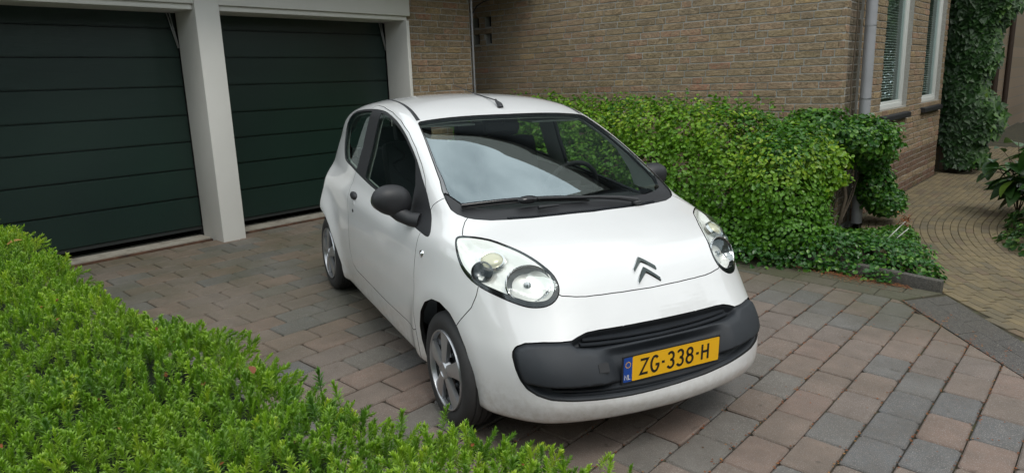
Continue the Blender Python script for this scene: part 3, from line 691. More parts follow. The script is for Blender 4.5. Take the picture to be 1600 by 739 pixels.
P = np.array([-1.42, 6.86, .28]) + NR.normal(0, .022, (70, 3)); cloud('head', df, P, NR.normal(0, 1, (70, 3)), .018, 'leaf_litter', seed=12)

# climbing vine on the pier
iv = thing('climbing_vine', 'tall curtain of dark climbing leaves hanging on the pier beyond the windows', 'climber')
def vine(n, seed):
    r = np.random.RandomState(seed); z = r.uniform(.12, 3.6, n); wob = .12 * np.sin(z * 3.1) + .08 * np.sin(z * 7.7 + 1)
    a_ = r.uniform(0, 1, n); x = -2.34 + a_ * (.74 + wob * .9 - .14 * (z < .5)); y = 12.78 - .30 * np.sin(np.clip(a_, 0, 1) * math.pi) ** .5 - r.uniform(0, .10, n); y = np.where(a_ > .93, y + r.uniform(0, .5, n), y)
    k = ~((z < .45) & (a_ < .35)); return np.c_[x, y, z][k], np.c_[np.where(a_ > .9, .8, .1), -np.ones(n), np.full(n, .25)][k], a_[k]
P, N_, a_ = vine(11000, 5); cloud('foliage', iv, P, N_, .085, 'ivy_leaf', 'ivy', 5, droop=1.6, spread=.7, rnd=np.clip(.12 + .62 * a_ ** 2 + NR.normal(0, .14, len(P)), 0, 1))
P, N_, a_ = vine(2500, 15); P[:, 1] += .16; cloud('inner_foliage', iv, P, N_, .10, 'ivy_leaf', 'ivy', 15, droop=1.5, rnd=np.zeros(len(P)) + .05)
stems('stems', iv, [([(-2.0 + .1 * k, 12.7, 0), (-2.05 + .12 * k, 12.68, 1), (-2.1 + .1 * k, 12.7, 2.4)], .02, .01) for k in range(3)] + [([(-1.75, 12.6, .05), (-1.5, 12.4, .08), (-1.25, 12.2, .05)], .012, .006)])

# big leaved plants on the right of the path
def leaf_mesh(name, L, wd, mat):
    V, F = [], []; n = 7
    for i in range(n + 1):
        t = i / n; wv = wd * math.sin(math.pi * min(1, t * .93 + .05)) ** .8 * (1 - .25 * t); zc = .12 * L * math.sin(t * 2.2) - .22 * L * t * t
        V += [(-wv, t * L, zc + wv * .22), (0, t * L, zc), (wv, t * L, zc + wv * .22)]
    for i in range(n):
        a = i * 3; F += [(a, a + 1, a + 4, a + 3), (a + 1, a + 2, a + 5, a + 4)]
    me = D.meshes.new(name); me.from_pydata(V, [], F); me.materials.append(MT[mat]); me.polygons.foreach_set('use_smooth', [True] * len(F)); me.update(); return me
lm = [leaf_mesh('leaf', .34, .085, 'ivy_leaf'), leaf_mesh('leaf', .28, .09, 'dark_leaf')]
for k, (x, y, h_, n, lab) in enumerate(((-.86, 9.5, .85, 62, 'broad leaved plant drooping over the right edge of the brick path'), (-.42, 8.6, 1.0, 62, 'taller broad leaved plant cut by the right edge of the photo'), (-.95, 11.2, .75, 48, 'far broad leaved plant where the path bends out of sight'))):
    pt = thing('leafy_plant', lab, 'plant', (x, y, zg(x)), 'broad leaved plants beside the path'); r = random.Random(k); st = []
    for i in range(7):
        a0 = r.uniform(0, 6.28); e = (.30 * math.cos(a0), .30 * math.sin(a0), h_ * r.uniform(.6, 1)); st.append(([(0, 0, 0), (e[0] * .4, e[1] * .4, e[2] * .6), e], .008, .004))
        for j in range(n // 7 + 1):
            t = r.uniform(.35, 1); o = D.objects.new('leaf', r.choice(lm)); COL.objects.link(o); o.parent = pt
            o.location = (e[0] * t, e[1] * t, e[2] * t); o.rotation_euler = (r.uniform(-.7, .35), r.uniform(-.4, .4), r.uniform(0, 6.28)); s_ = r.uniform(.7, 1.2); o.scale = (s_, s_, s_)
    stems('stems', pt, st)
lc = thing('low_creeper', 'dense low dark creeper under the broad leaved plants on the right', 'ground cover')
g2 = [(-.45, 8.0, -.05, .42, .55, .22), (-.1, 7.4, -.05, .45, .5, .22), (-.55, 8.8, -.03, .35, .5, .2), (.4, 6.8, -.05, .5, .6, .25), (-.45, 9.8, 0, .35, .6, .3), (-.5, 11.2, 0, .4, .9, .4), (.2, 8.6, .1, .5, .9, .4)]
P, N_ = blob_points(g2, 9000, 18, lambda x: zg(x), inner=.7); cloud('foliage', lc, P, N_, .055, 'ivy_leaf', seed=18, rnd=np.clip(.45 + .3 * fbm(P, 4, 3) + NR.normal(0, .2, len(P)), 0, 1))
# garden tree beyond the right edge, mirrored in the windows
gt = thing('garden_tree', 'round leafy tree in the garden to the right of the path', 'tree', group=None)
tb = [(3.4, 13.5, 3.4, 1.7, 2.2, 1.9), (5.5, 15.5, 4.2, 2.4, 2.6, 2.4), (3.4, 18.5, 3.6, 2.0, 2.6, 2.6), (5.5, 12, 2.6, 1.6, 1.8, 1.5), (3.0, 22.5, 3.6, 2.4, 2.8, 3.0), (3.2, 16, 1.6, 1.5, 2.2, 1.4)]
P, N_ = blob_points(tb, 42000, 28, inner=.2); cloud('crown', gt, P, N_, .24, 'dark_leaf', seed=28)
bm = bmesh.new()
for q_ in tb: bmesh.ops.create_icosphere(bm, subdivisions=3, radius=1, matrix=Matrix.Translation(q_[:3]) @ Matrix.Diagonal((q_[3] * .8, q_[4] * .8, q_[5] * .8, 1)))
simple('blocker_dark', (.012, .03, .008), .9, nz=.6, scale=2); bmo('sky_blocker', bm, 'blocker_dark', gt)  # dark solid cores added to keep sky out of the mirrored crown
stems('trunk', gt, [([(3.9, 13.3, -.3), (3.8, 13.2, 1.2), (3.9, 13.4, 3.2)], .17, .09)] + branches((3.9, 13.3, 1.5), tb, 3, 14, .06))

# the street side behind the camera: mirrored in paint and glass, and it keeps the low sky dark
simple('street_leaf', (.03, .07, .02), .7, nz=.5, scale=1.5)
def street_tree(lab, x, y, h_, r_, seed):
    t_ = thing('street_tree', lab, 'tree', group=None); bl = [(x + r_ * .45 * math.cos(a_) * (a_ > 0), y + r_ * .45 * math.sin(a_) * (a_ > 0), h_ * zz, r_ * k_, r_ * k_, h_ * .26) for a_, zz, k_ in ((0, .82, .8), (1, .55, .75), (2.8, .6, .7), (4.4, .5, .75), (5.6, .68, .7))]
    P, N_ = blob_points(bl, 5200, seed, inner=.6, amp=.25); cloud('crown', t_, P, N_, .34, 'dark_leaf', seed=seed); stems('trunk', t_, [([(x, y, -.3), (x + .1, y, h_ * .4), (x, y, h_ * .75)], .2, .08)])
for k, (x, y, h_, r_, lab) in enumerate(((10, -5, 7.5, 3.2, 'tall round tree across the street behind the photographer'), (12, 2, 8.5, 3.6, 'tallest tree across the street facing the car bonnet'), (10.5, 9, 7, 3.0, 'broad tree across the street beyond the path'),
    (5, -9, 6.5, 3.0, 'round tree left of the drive entrance behind the hedge'), (-3, -10, 6, 3.0, 'tree standing beyond the yew hedge on the left neighbour side'))): street_tree(lab, x, y, h_, r_, 40 + k)
street_tree('tall tree closing the view beyond the end of the garden path', 1.6, 33, 9, 3.6, 51); street_tree('broad dark tree right of the far end of the garden path', 6.5, 30, 8, 3.4, 52)
oh = thing('opposite_house', 'plain brick house with a dark tiled roof across the street', 'house'); box('wall', (16, 24, -14, 16, -.6, 4.2), 'far_brick', oh)
bm = bmesh.new(); q_ = [bm.verts.new(c) for c in ((15.4, -14.6, 4.1), (15.4, 16.6, 4.1), (20, 16.6, 8.2), (20, -14.6, 8.2), (24.6, -14.6, 4.1), (24.6, 16.6, 4.1))]
for f in ((0, 1, 2, 3), (3, 2, 5, 4), (0, 3, 4), (1, 5, 2)): bm.faces.new([q_[i] for i in f])
bmo('roof', bm, 'roof_tile', oh)
sheet('street', [(4.2, -30), (15, -30), (15, 40), (4.2, 40)], 'basalt_slab', -.03)
bs = thing('background_shrubs', 'tall dark shrubs lining the right side of the far brick path', 'shrubs'); gb = [(.9, 14.6, 1.1, .9, 1.7, 1.6), (1.3, 18.2, 1.4, 1.2, 2.4, 1.9), (1.9, 12.2, .9, 1.0, 1.6, 1.4), (1.9, 23, 1.5, 1.8, 3, 2.2), (2.4, 28, 1.7, 2.4, 3, 2.4)]
P, N_ = blob_points(gb, 22000, 38, inner=.5, amp=.25); cloud('foliage', bs, P, N_, .11, 'ivy_leaf', seed=38)

# ------------------------------------------------------------ yew hedge in the foreground
yh = thing('yew_hedge', 'clipped yew hedge with bright green needle shoots filling the lower left foreground', 'hedge')
def sprig(seed, needles=40, L=.062):
    r = np.random.RandomState(seed); V, F = [], []
    bend = r.normal(0, .012, 2)
    def stem(t): return np.array([bend[0] * t * t, bend[1] * t * t, L * t])
    for i in range(3):
        a = i * 2.094; V += [tuple(stem(0) + .0013 * np.array([math.cos(a), math.sin(a), 0]))]
    V.append(tuple(stem(1))); F += [(0, 1, 3, 3), (1, 2, 3, 3), (2, 0, 3, 3)]
    for k in range(needles):
        t = .10 + .90 * (k / needles) ** .85; a = k * 2.4 + r.normal(0, .25); el = .42 + .80 * t ** 1.5 + r.normal(0, .12)
        ln = (.0165 + .004 * math.sin(t * 3)) * (1.0 if t < .88 else .8) * r.uniform(.85, 1.15); wd = .0023
        d = np.array([math.cos(a) * math.cos(el), math.sin(a) * math.cos(el), math.sin(el)]); s_ = np.cross(d, [0, 0, 1.]); s_ /= np.linalg.norm(s_); c = stem(t); up = np.cross(s_, d)
        b = len(V); V += [tuple(c - s_ * wd * .6), tuple(c + s_ * wd * .6), tuple(c + d * ln * .6 + s_ * wd + up * .0012), tuple(c + d * ln * .6 - s_ * wd + up * .0012), tuple(c + d * ln - up * .001)]
        F += [(b, b + 1, b + 2, b + 3), (b + 3, b + 2, b + 4, b + 4)]
    V = np.array(V); T = []
    for f in F:
        T.append(f[:3]);
        if f[3] != f[2]: T.append((f[0], f[2], f[3]))
    return V, np.array(T)
SP = [sprig(s) for s in range(8)]; SPF = [sprig(s + 20, 24, .062) for s in range(4)]
SPM = []
for V, T in SP: SPM.append(mesh_np('sprig', V, T, 'yew_needle', smooth=False))
def htop(x, y):
    e = 1.02 + .24 * min(1, max(0, (x + 1.55) / .6)) + .03 * math.sin(x * 2.3) + .02 * math.sin(x * 5.1 + 1); base = .725 + .0417 * (-x - 1.4)
    rnd_ = max(0, (y - (e - .10)) / .12); z = base - .09 * min(rnd_, 1.3) ** 2 + .014 * math.sin(x * 9 + y * 4) + .012 * math.sin(x * 3 - y * 11) + .012 * math.sin(17 * x + 3 * y)
    if x > -.98: z -= .45 * (x + .98)
    return z, e
pts = []
rr = random.Random(11)
x = -6.4
while x < -.40:
    y = -.55
    sp = .0255 if x > -2.6 else .030 if x > -4 else .036
    while y < 1.34:
        xx, yy = x + rr.uniform(-.5, .5) * sp * 1.1, y + rr.uniform(-.5, .5) * sp * 1.1; z, e = htop(xx, yy)
        lim = e
        if yy < lim + .02 and (xx < -.92 or (xx < -.70 and rr.random() < .34) or rr.random() < .04):
            # keep out of the lens
            if xx * xx + yy * yy > .55 ** 2:
                # only what the camera may see, plus a margin
                dd = np.array([xx, yy, z - H_CAM]); 
                if dd @ cf > .1:
                    px_ = 800 + F_PX * (dd @ cr) / (dd @ cf); py_ = 369.5 + F_PX * (dd @ cdn) / (dd @ cf)
                    if -260 < px_ < 1300 and py_ < 1050: pts.append((xx, yy, z - .042 + rr.gauss(0, .013) + (.035 if rr.random() < .03 else 0), max(0, (yy - (lim - .10)) / .1)))
        y += sp
    x += sp
# side skirt of the hedge facing the drive
x = -6.4
while x < -.98:
    z, e = htop(x, 1.0); zz = z - .06
    while zz > zg(x) + .12:
        pts.append((x + rr.uniform(-.02, .02), e + .035 + rr.uniform(-.02, .02), zz, 3.)); zz -= .05 if x > -3 else .075
    x += .05 if x > -3 else .075
for u_, v_, zz in ((936, 708, .70), (948, 728, .69), (980, 735, .68), (820, 722, .72), (835, 738, .72), (738, 668, .745), (716, 662, .745), (690, 650, .75), (760, 690, .74), (905, 738, .70), (500, 590, .80), (530, 612, .79), (388, 532, .80), (625, 655, .765)):
    d_ = cr * (u_ - 800) / F_PX + cdn * (v_ - 369.5) / F_PX + cf; q_ = CAMP + d_ * ((zz - H_CAM) / d_[2]); pts.append((q_[0], q_[1], zz - .045, 0))
V_, T_, Q_ = [], [], []; off = 0
pts.sort(key=lambda p: (p[0] ** 2 + p[1] ** 2 + (p[2] - H_CAM) ** 2) + (0 if (lambda u, v: -40 < u < 1640 and -40 < v < 800)(*[float(q[0]) for q in project(p[:3])[:2]]) else 50))
for i, (x, y, z, ed) in enumerate(pts):
    tl = rr.gauss(0, .26) , rr.gauss(0, .26) + (-.5 * ed if ed < 2 else -1.2); rz = rr.uniform(0, 6.28); s_ = rr.uniform(.75, 1.2)
    mrot = (Matrix.Rotation(tl[1], 4, 'X') @ Matrix.Rotation(tl[0], 4, 'Y') @ Matrix.Rotation(rz, 4, 'Z'))
    if i < 300:
        o = D.objects.new('sprig', SPM[i % 8]); COL.objects.link(o); o.parent = yh; o.matrix_local = Matrix.Translation((x, y, z)) @ mrot @ Matrix.Scale(s_, 4); continue
    far = x < -3.6
    V, T = (SPF[i % 4] if far else SP[i % 8]); s_ *= 1.25 if far else 1
    Rm = np.array(mrot.to_3x3()); V_.append(V @ Rm.T * s_ + (x, y, z)); T_.append(T + off); off += len(V)
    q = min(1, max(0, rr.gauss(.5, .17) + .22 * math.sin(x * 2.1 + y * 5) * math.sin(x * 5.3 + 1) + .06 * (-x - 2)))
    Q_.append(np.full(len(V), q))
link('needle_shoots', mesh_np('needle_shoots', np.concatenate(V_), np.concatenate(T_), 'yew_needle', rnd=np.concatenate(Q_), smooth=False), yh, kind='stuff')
# dead needles and twigs caught in the top
k_ = np.array([(p[0], p[1], p[2] + .052) for p in pts if p[3] < .5 and p[0] > -5.5]); k_ = k_[np.random.RandomState(3).permutation(len(k_))[:70]]
cloud('dead_needles', yh, k_, np.tile([0, 0, 1.], (len(k_), 1)), .016, 'leaf_litter', seed=44, spread=1.2)
# dark twiggy body of the hedge
bm = bmesh.new(); nx = 60; G_ = []
for i in range(nx + 1):
    x = -6.4 + 5.40 * i / nx; row = []; eo = htop(x, 1.)[1] - 1.02
    for y, dz in ((-.6, -.075), (0, -.075), (.5, -.075), (.86 + eo, -.085), (.95 + eo, -.12), (1.0 + eo, -.2), (1.0 + eo, -.55)):
        z, e = htop(x, min(y, .9 + eo)); z0 = z + dz if dz > -.5 else zg(x) + .05
        if i == nx: z0 -= .2
        row.append(bm.verts.new((x, y + .02 * math.sin(x * 7 + y * 9), z0)))
    G_.append(row)
for i in range(nx):
    for j in range(6): bm.faces.new([G_[i][j], G_[i][j + 1], G_[i + 1][j + 1], G_[i + 1][j]])
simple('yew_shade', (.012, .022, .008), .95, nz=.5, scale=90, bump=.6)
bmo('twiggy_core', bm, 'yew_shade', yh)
stems('stems', yh, [([(x, .6, zg(x) - .05), (x + .05, .6, .35), (x + .1, .65, .6)], .02, .01) for x in np.arange(-6.2, -1.1, .35)])
for k, (x, y, z) in enumerate(((-4.35, .93, .86), (-1.86, .93, .79), (-2.1, .6, .76), (-2.9, .75, .80))):
    lf = thing('fallen_leaf', ('orange brown fallen leaf lying on the far part of the yew hedge', 'small orange leaf caught at the drive side edge of the yew hedge', 'brown withered leaf sunk in the middle of the yew hedge', 'tiny dry brown leaf between the yew shoots halfway along')[k], 'fallen leaf', (x, y, z))
    o = link('blade', leaf_mesh('blade', .07 if k == 0 else .045, .018 if k == 0 else .012, 'leaf_litter'), lf); o.rotation_euler = (.3, .2, k * 1.3)

# leaf litter in joints and along the bed
n = 5200; r = np.random.RandomState(31); P = []
for _ in range(n):
    u = r.rand()
    if u < .36: x = r.uniform(-2.9, -1.0); y = 5.83 + abs(r.normal(0, .05)) - .05 + (.0 if x > -1.7 else .02)
    elif u < .47: x = r.normal(-1.55, .2); y = r.normal(5.80, .07)
    elif u < .55: x, y = r.uniform(-1.3, .6), r.uniform(2.5, 5.8)
    elif u < .62:
        t = r.rand(); a0, b0 = along(inn, t * .5), None; x, y = a0[0] + r.normal(0, .02), a0[1] + r.normal(0, .02)
    else:
        i = r.randint(-6, 8); x = -.985 + COLW * i + r.normal(0, .006); kk = r.randint(-10, 7); y = 3.71 + .153 + ROWH * (kk + .5) + (i % 2) * .153 * r.randint(0, 2) + r.normal(0, .035)
        if r.rand() < .4: y = r.uniform(1.5, 5.4)
    if y > 5.46 and x > -1.0 : continue
    P.append((x, y, zg(x) + .0025 + (.004 if u < .47 else -.003)))
P = np.array(P); k = np.array([side(p[0], p[1], (-1.13, 5.46), (-.29, 4.49)) < .3 for p in P]); P = P[k]
o = cloud('leaf_litter', None, P, np.tile([0, 0, 3.], (len(P), 1)), .0115, 'leaf_litter', seed=31, spread=.4)
o['label'] = 'rust brown dry leaf crumbs in the paver joints and along the bed'; o['category'] = 'leaf litter'

# ============================================================ THE CAR
def spl(pts, n=400):
    p = np.array(pts, float); p = p[np.argsort(p[:, 0])]; x, y = p[:, 0], p[:, 1]
    h = np.diff(x); d = np.diff(y) / h; m_ = np.empty(len(x)); m_[0] = d[0]; m_[-1] = d[-1]
    for i in range(1, len(x) - 1): m_[i] = 0 if d[i - 1] * d[i] <= 0 else (d[i - 1] * h[i] + d[i] * h[i - 1]) / (h[i - 1] + h[i])
    X = np.linspace(x[0], x[-1], n); i = np.clip(np.searchsorted(x, X) - 1, 0, len(h) - 1); t = (X - x[i]) / h[i]
    Y = (1 + 2 * t) * (1 - t) ** 2 * y[i] + t * (1 - t) ** 2 * h[i] * m_[i] + t * t * (3 - 2 * t) * y[i + 1] + t * t * (t - 1) * h[i] * m_[i + 1]
    return lambda q: np.interp(q, X, Y) + np.minimum(q - X[0], 0) * m_[0] + np.maximum(q - X[-1], 0) * m_[-1]
def smax(a, b, k):
    h = np.maximum(k - np.abs(a - b), 0) / k; return np.maximum(a, b) + h * h * k / 4
def smin(a, b, k): return -smax(-a, -b, k)
W_=spl([(.1,.72),(.2,.765),(.3,.782),(.42,.795),(.55,.803),(.68,.802),(.78,.79),(.88,.772),(.98,.745),(1.1,.70)])
WX=spl([(-2.9,-.06),(-2.6,-.03),(-2.34,0),(-1.9,.0),(-1.4,.004),(-.9,.004),(-.4,0),(0,-.004),(.2,-.022),(.4,-.07),(.7,-.17)])
NZ=spl([(.12,.58),(.18,.66),(.25,.715),(.33,.742),(.42,.735),(.5,.70),(.58,.635),(.66,.575),(.8,.49)])
ND=spl([(0,0),(.2,.012),(.4,.05),(.5,.085),(.6,.145),(.68,.225),(.74,.325),(.79,.47),(.83,.65)])
HT=spl([(-3,.9),(-2.4,.98),(-1.8,.97),(-1.2,.955),(-.7,.96),(-.35,.985),(-.15,.985),(.05,.955),(.2,.915),(.32,.87),(.42,.815),(.5,.74),(.56,.66),(.62,.56)])
GW=spl([(.7,.80),(.85,.77),(.95,.747),(1.05,.716),(1.15,.681),(1.25,.652),(1.35,.62),(1.45,.58)])
GX=spl([(-2.9,-.20),(-2.5,-.08),(-2.2,-.035),(-1.9,-.01),(-1.5,.004),(-1.1,0),(-.8,-.006),(-.4,-.028),(-.14,-.06),(.1,-.12)])
RF=spl([(-2.9,1.15),(-2.6,1.28),(-2.4,1.36),(-2.1,1.425),(-1.8,1.462),(-1.45,1.475),(-1.2,1.463),(-1.0,1.435),(-.85,1.40),(-.6,1.33)])
WS=spl([(.8,.27),(.9,.10),(.96,-.005),(1.05,-.17),(1.2,-.465),(1.3,-.68),(1.37,-.85),(1.41,-.96),(1.45,-1.09)])
BR=spl([(.1,-2.55),(.2,-2.64),(.3,-2.695),(.5,-2.71),(.65,-2.69),(.8,-2.67),(.95,-2.655)])
GR=spl([(.8,-2.70),(.95,-2.68),(1.1,-2.65),(1.2,-2.62),(1.3,-2.56),(1.42,-2.42)])
ZB=spl([(-3,.24),(-2,.19),(-1,.18),(0,.175),(.35,.185),(.8,.235)])
def flare(x,z):
    r=np.hypot(x+.02,z-.27); a=.016*np.exp(-((r-.36)/.07)**2)
    r2=np.hypot(x+2.36,(z-.27)); b=.038*np.exp(-((r2-.38)/.11)**2)
    return a+b

def body(x, y, z):
    ys = y; y = np.abs(y); e = 1e-3
    side_ = (y - (W_(z) + WX(x) + flare(x, z))) * .96
    nose = (x - (NZ(z) - ND(y))) / np.sqrt(1 + ((NZ(z + e) - NZ(z - e)) / (2 * e)) ** 2 + ((ND(y + e) - ND(y - e)) / (2 * e)) ** 2)
    cr_ = .035 * (y / .6) ** 2 + .05 * np.maximum(y - .5, 0) ** 1.5 * 1.2
    top = (z - (HT(x) - cr_)) / np.sqrt(1 + ((HT(x + e) - HT(x - e)) / (2 * e)) ** 2)
    rear = (BR(z) + .28 * (y / .8) ** 4 * .8 + .05 * y * y - x)
    lo = smax(smax(smax(nose, top, .05), side_, .10), rear, .12)
    gs = (y - (GW(z) + GX(x))) * .9
    rf = (z - (RF(x) - .033 * (y / .5) ** 2 - .03 * (y / .62) ** 6)) * .95
    ws = (x - (WS(z) - .25 * y * y)) / np.sqrt(1 + 2.1 ** 2)
    gr = (GR(z) + .12 * y * y + .35 * y ** 4 - x) * .9
    g = smax(smax(smax(smax(ws, rf, .05), gs, .055), gr, .12), .72 - z, .15)
    b = smin(lo, g, .05)
    return smax(b, ZB(x) + np.where(ys > 0, .035 * ys * np.clip(x * 2, 0, 1), .0) - z, .04)
def bodyP(P): return body(P[:, 0], P[:, 1], P[:, 2])
def grad(P, e=2e-3):
    g = np.empty_like(P)
    for i in range(3):
        q = P.copy(); q[:, i] += e; a = bodyP(q); q[:, i] -= 2 * e; g[:, i] = (a - bodyP(q)) / (2 * e)
    return g
def nrm(P):
    g = grad(P); return g / np.linalg.norm(g, axis=1)[:, None]
def snap(P, it=4):
    for _ in range(it):
        g = grad(P); P = P - g * (bodyP(P) / np.maximum((g * g).sum(1), .05))[:, None] * .9
    return P
def nets(h=.0125):
    lo, hi = (-2.80, -.90, .12), (.80, .90, 1.52)
    ax = [np.arange(a, b + h, h) for a, b in zip(lo, hi)]; x, y, z = np.meshgrid(*ax, indexing='ij', sparse=True)
    f = body(x, y, z).astype(np.float32); s = f < 0
    c = [s[a:s.shape[0] - 1 + a, b:s.shape[1] - 1 + b, d:s.shape[2] - 1 + d] for a in (0, 1) for b in (0, 1) for d in (0, 1)]
    n = sum(q.astype(np.int8) for q in c); act = (n > 0) & (n < 8); idx = -np.ones(act.shape, np.int64); I = np.argwhere(act); idx[act] = np.arange(len(I))
    V = np.zeros((len(I), 3)); cnt = np.zeros(len(I)); cor = [np.array(q) for q in ((0, 0, 0), (0, 0, 1), (0, 1, 0), (0, 1, 1), (1, 0, 0), (1, 0, 1), (1, 1, 0), (1, 1, 1))]
    for a in range(8):
        for b in range(a + 1, 8):
            if np.abs(cor[a] - cor[b]).sum() != 1: continue
            fa = f[tuple((I + cor[a]).T)]; fb = f[tuple((I + cor[b]).T)]; k = (fa < 0) != (fb < 0); t = np.where(k, fa / np.where(k, fa - fb, 1), 0)
            V[k] += (cor[a] + (cor[b] - cor[a]) * t[:, None])[k]; cnt[k] += 1
    V = (I + V / cnt[:, None]) * h + np.array(lo); Q = []
    for a in range(3):
        o1, o2 = [(1, 2), (2, 0), (0, 1)][a]; sl0 = [slice(None)] * 3; sl1 = [slice(None)] * 3; sl0[a] = slice(0, -1); sl1[a] = slice(1, None)
        E_ = np.argwhere(s[tuple(sl0)] != s[tuple(sl1)]); sg = s[tuple(E_.T)]
        ok = (E_[:, o1] > 0) & (E_[:, o2] > 0) & (E_[:, o1] < s.shape[o1] - 1) & (E_[:, o2] < s.shape[o2] - 1); E_, sg = E_[ok], sg[ok]
        d1 = np.zeros(3, int); d1[o1] = 1; d2 = np.zeros(3, int); d2[o2] = 1
        q = np.stack([idx[tuple((E_ - d1 - d2).T)], idx[tuple((E_ - d2).T)], idx[tuple(E_.T)], idx[tuple((E_ - d1).T)]], 1)
        q[~sg] = q[~sg][:, ::-1]; Q.append(q)
    Q = np.concatenate(Q); T = np.concatenate([Q[:, [0, 1, 2]], Q[:, [0, 2, 3]]]); return snap(V), T
def sdf(P2, poly):
    """signed distance to a closed polygon (negative inside)"""
    P2 = np.asarray(P2); d = np.full(len(P2), 1e9); c = np.zeros(len(P2), bool); n = len(poly)
    for i in range(n):
        a, b = np.array(poly[i - 1]), np.array(poly[i]); e = b - a; w = P2 - a; t = np.clip((w @ e) / max(e @ e, 1e-12), 0, 1)
        d = np.minimum(d, ((w - t[:, None] * e) ** 2).sum(1)); k = (a[1] > P2[:, 1]) != (b[1] > P2[:, 1])
        c ^= k & (P2[:, 0] < (b[0] - a[0]) * (P2[:, 1] - a[1]) / (b[1] - a[1] if b[1] != a[1] else 1e-9) + a[0])
    d = np.sqrt(d); return np.where(c, -d, d)
def smooth_poly(p, n=4):
    """Catmull-Rom through a closed outline"""
    p = np.array(p, float); o = []
    for i in range(len(p)):
        a, b, c, d = p[i - 1], p[i], p[(i + 1) % len(p)], p[(i + 2) % len(p)]
        for k in range(n):
            t = k / n; o.append(.5 * ((2 * b) + (c - a) * t + (2 * a - 5 * b + 4 * c - d) * t * t + (3 * b - a - 3 * c + d) * t ** 3))
    return np.array(o)
class Skin:
    def __init__(s): s.V, s.T = nets(); s.L = np.zeros(len(s.T), int)
    def cut(s, fieldf, newlab, only=None, cond=None):
        """split triangles along field = 0 and give those inside (negative) the label"""
        d = fieldf(s.V); near = np.nonzero((np.abs(d) < .0024) & (np.abs(d) > 1e-7))[0]
        if len(near):      # slide nearly touching vertices onto the line so the seam stays straight
            Q = s.V[near]; g3 = np.stack([(fieldf(Q + np.eye(3)[k] * 1e-4) - d[near]) / 1e-4 for k in range(3)], 1); l2 = (g3 ** 2).sum(1); ok = (l2 > .2) & (l2 < 4)
            n_ = nrm(Q); gt_ = g3 - n_ * (g3 * n_).sum(1)[:, None]; l3 = (gt_ ** 2).sum(1); ok &= l3 > .15; mv = Q - gt_ * (d[near] / np.maximum(l3, .15))[:, None]; s.V[near[ok]] = mv[ok]; d[near[ok]] = 0
        d = np.where(np.abs(d) < .0006, 0, d); g = np.sign(d).astype(int); t = g[s.T]
        elig = np.ones(len(s.T), bool) if only is None else np.isin(s.L, only)
        cr_ = (t.min(1) < 0) & (t.max(1) > 0); V = list(); nv = len(s.V); mid = {}; T2, L2 = [], []
        def m_(a, b):
            k = (a, b) if a < b else (b, a)
            if k not in mid:
                mid[k] = nv + len(V); f = d[a] / (d[a] - d[b]); V.append(s.V[a] + (s.V[b] - s.V[a]) * f)
            return mid[k]
        for i in np.nonzero(cr_)[0]:
            tri = [int(q) for q in s.T[i]]; sg = [g[q] for q in tri]; L = s.L[i]
            if 0 in sg:
                k = sg.index(0); a, b, c = tri[k], tri[(k + 1) % 3], tri[(k + 2) % 3]; m = m_(b, c); T2 += [(a, b, m), (a, m, c)]; L2 += [L, L]
            else:
                k = [j for j in range(3) if sg[j] != sg[(j + 1) % 3] and sg[j] != sg[(j + 2) % 3]][0]; a, b, c = tri[k], tri[(k + 1) % 3], tri[(k + 2) % 3]
                p, q = m_(a, b), m_(a, c); T2 += [(a, p, q), (p, b, c), (p, c, q)]; L2 += [L] * 3
        keep = ~cr_; T = s.T[keep]; Lk = s.L[keep]
        if V: s.V = np.r_[s.V, np.array(V)]; T = np.r_[T, np.array(T2)]; Lk = np.r_[Lk, np.array(L2)]; d = np.r_[d, np.zeros(len(V))]
        s.T, s.L = T, Lk; C = s.V[s.T].mean(1); ins = d[s.T].sum(1) < 0
        if only is not None: ins &= np.isin(s.L, only)
        if cond is not None: ins &= cond(C)
        s.L[ins] = newlab
    def sub(s, labs):
        k = np.isin(s.L, labs); T = s.T[k]; u, inv = np.unique(T, return_inverse=True); return s.V[u].copy(), inv.reshape(-1, 3)
def boundary(T):
    e = np.concatenate([T[:, [0, 1]], T[:, [1, 2]], T[:, [2, 0]]]); key = np.sort(e, 1); u, i, c = np.unique(key, axis=0, return_index=True, return_counts=True)
    return e[i[c == 1]]
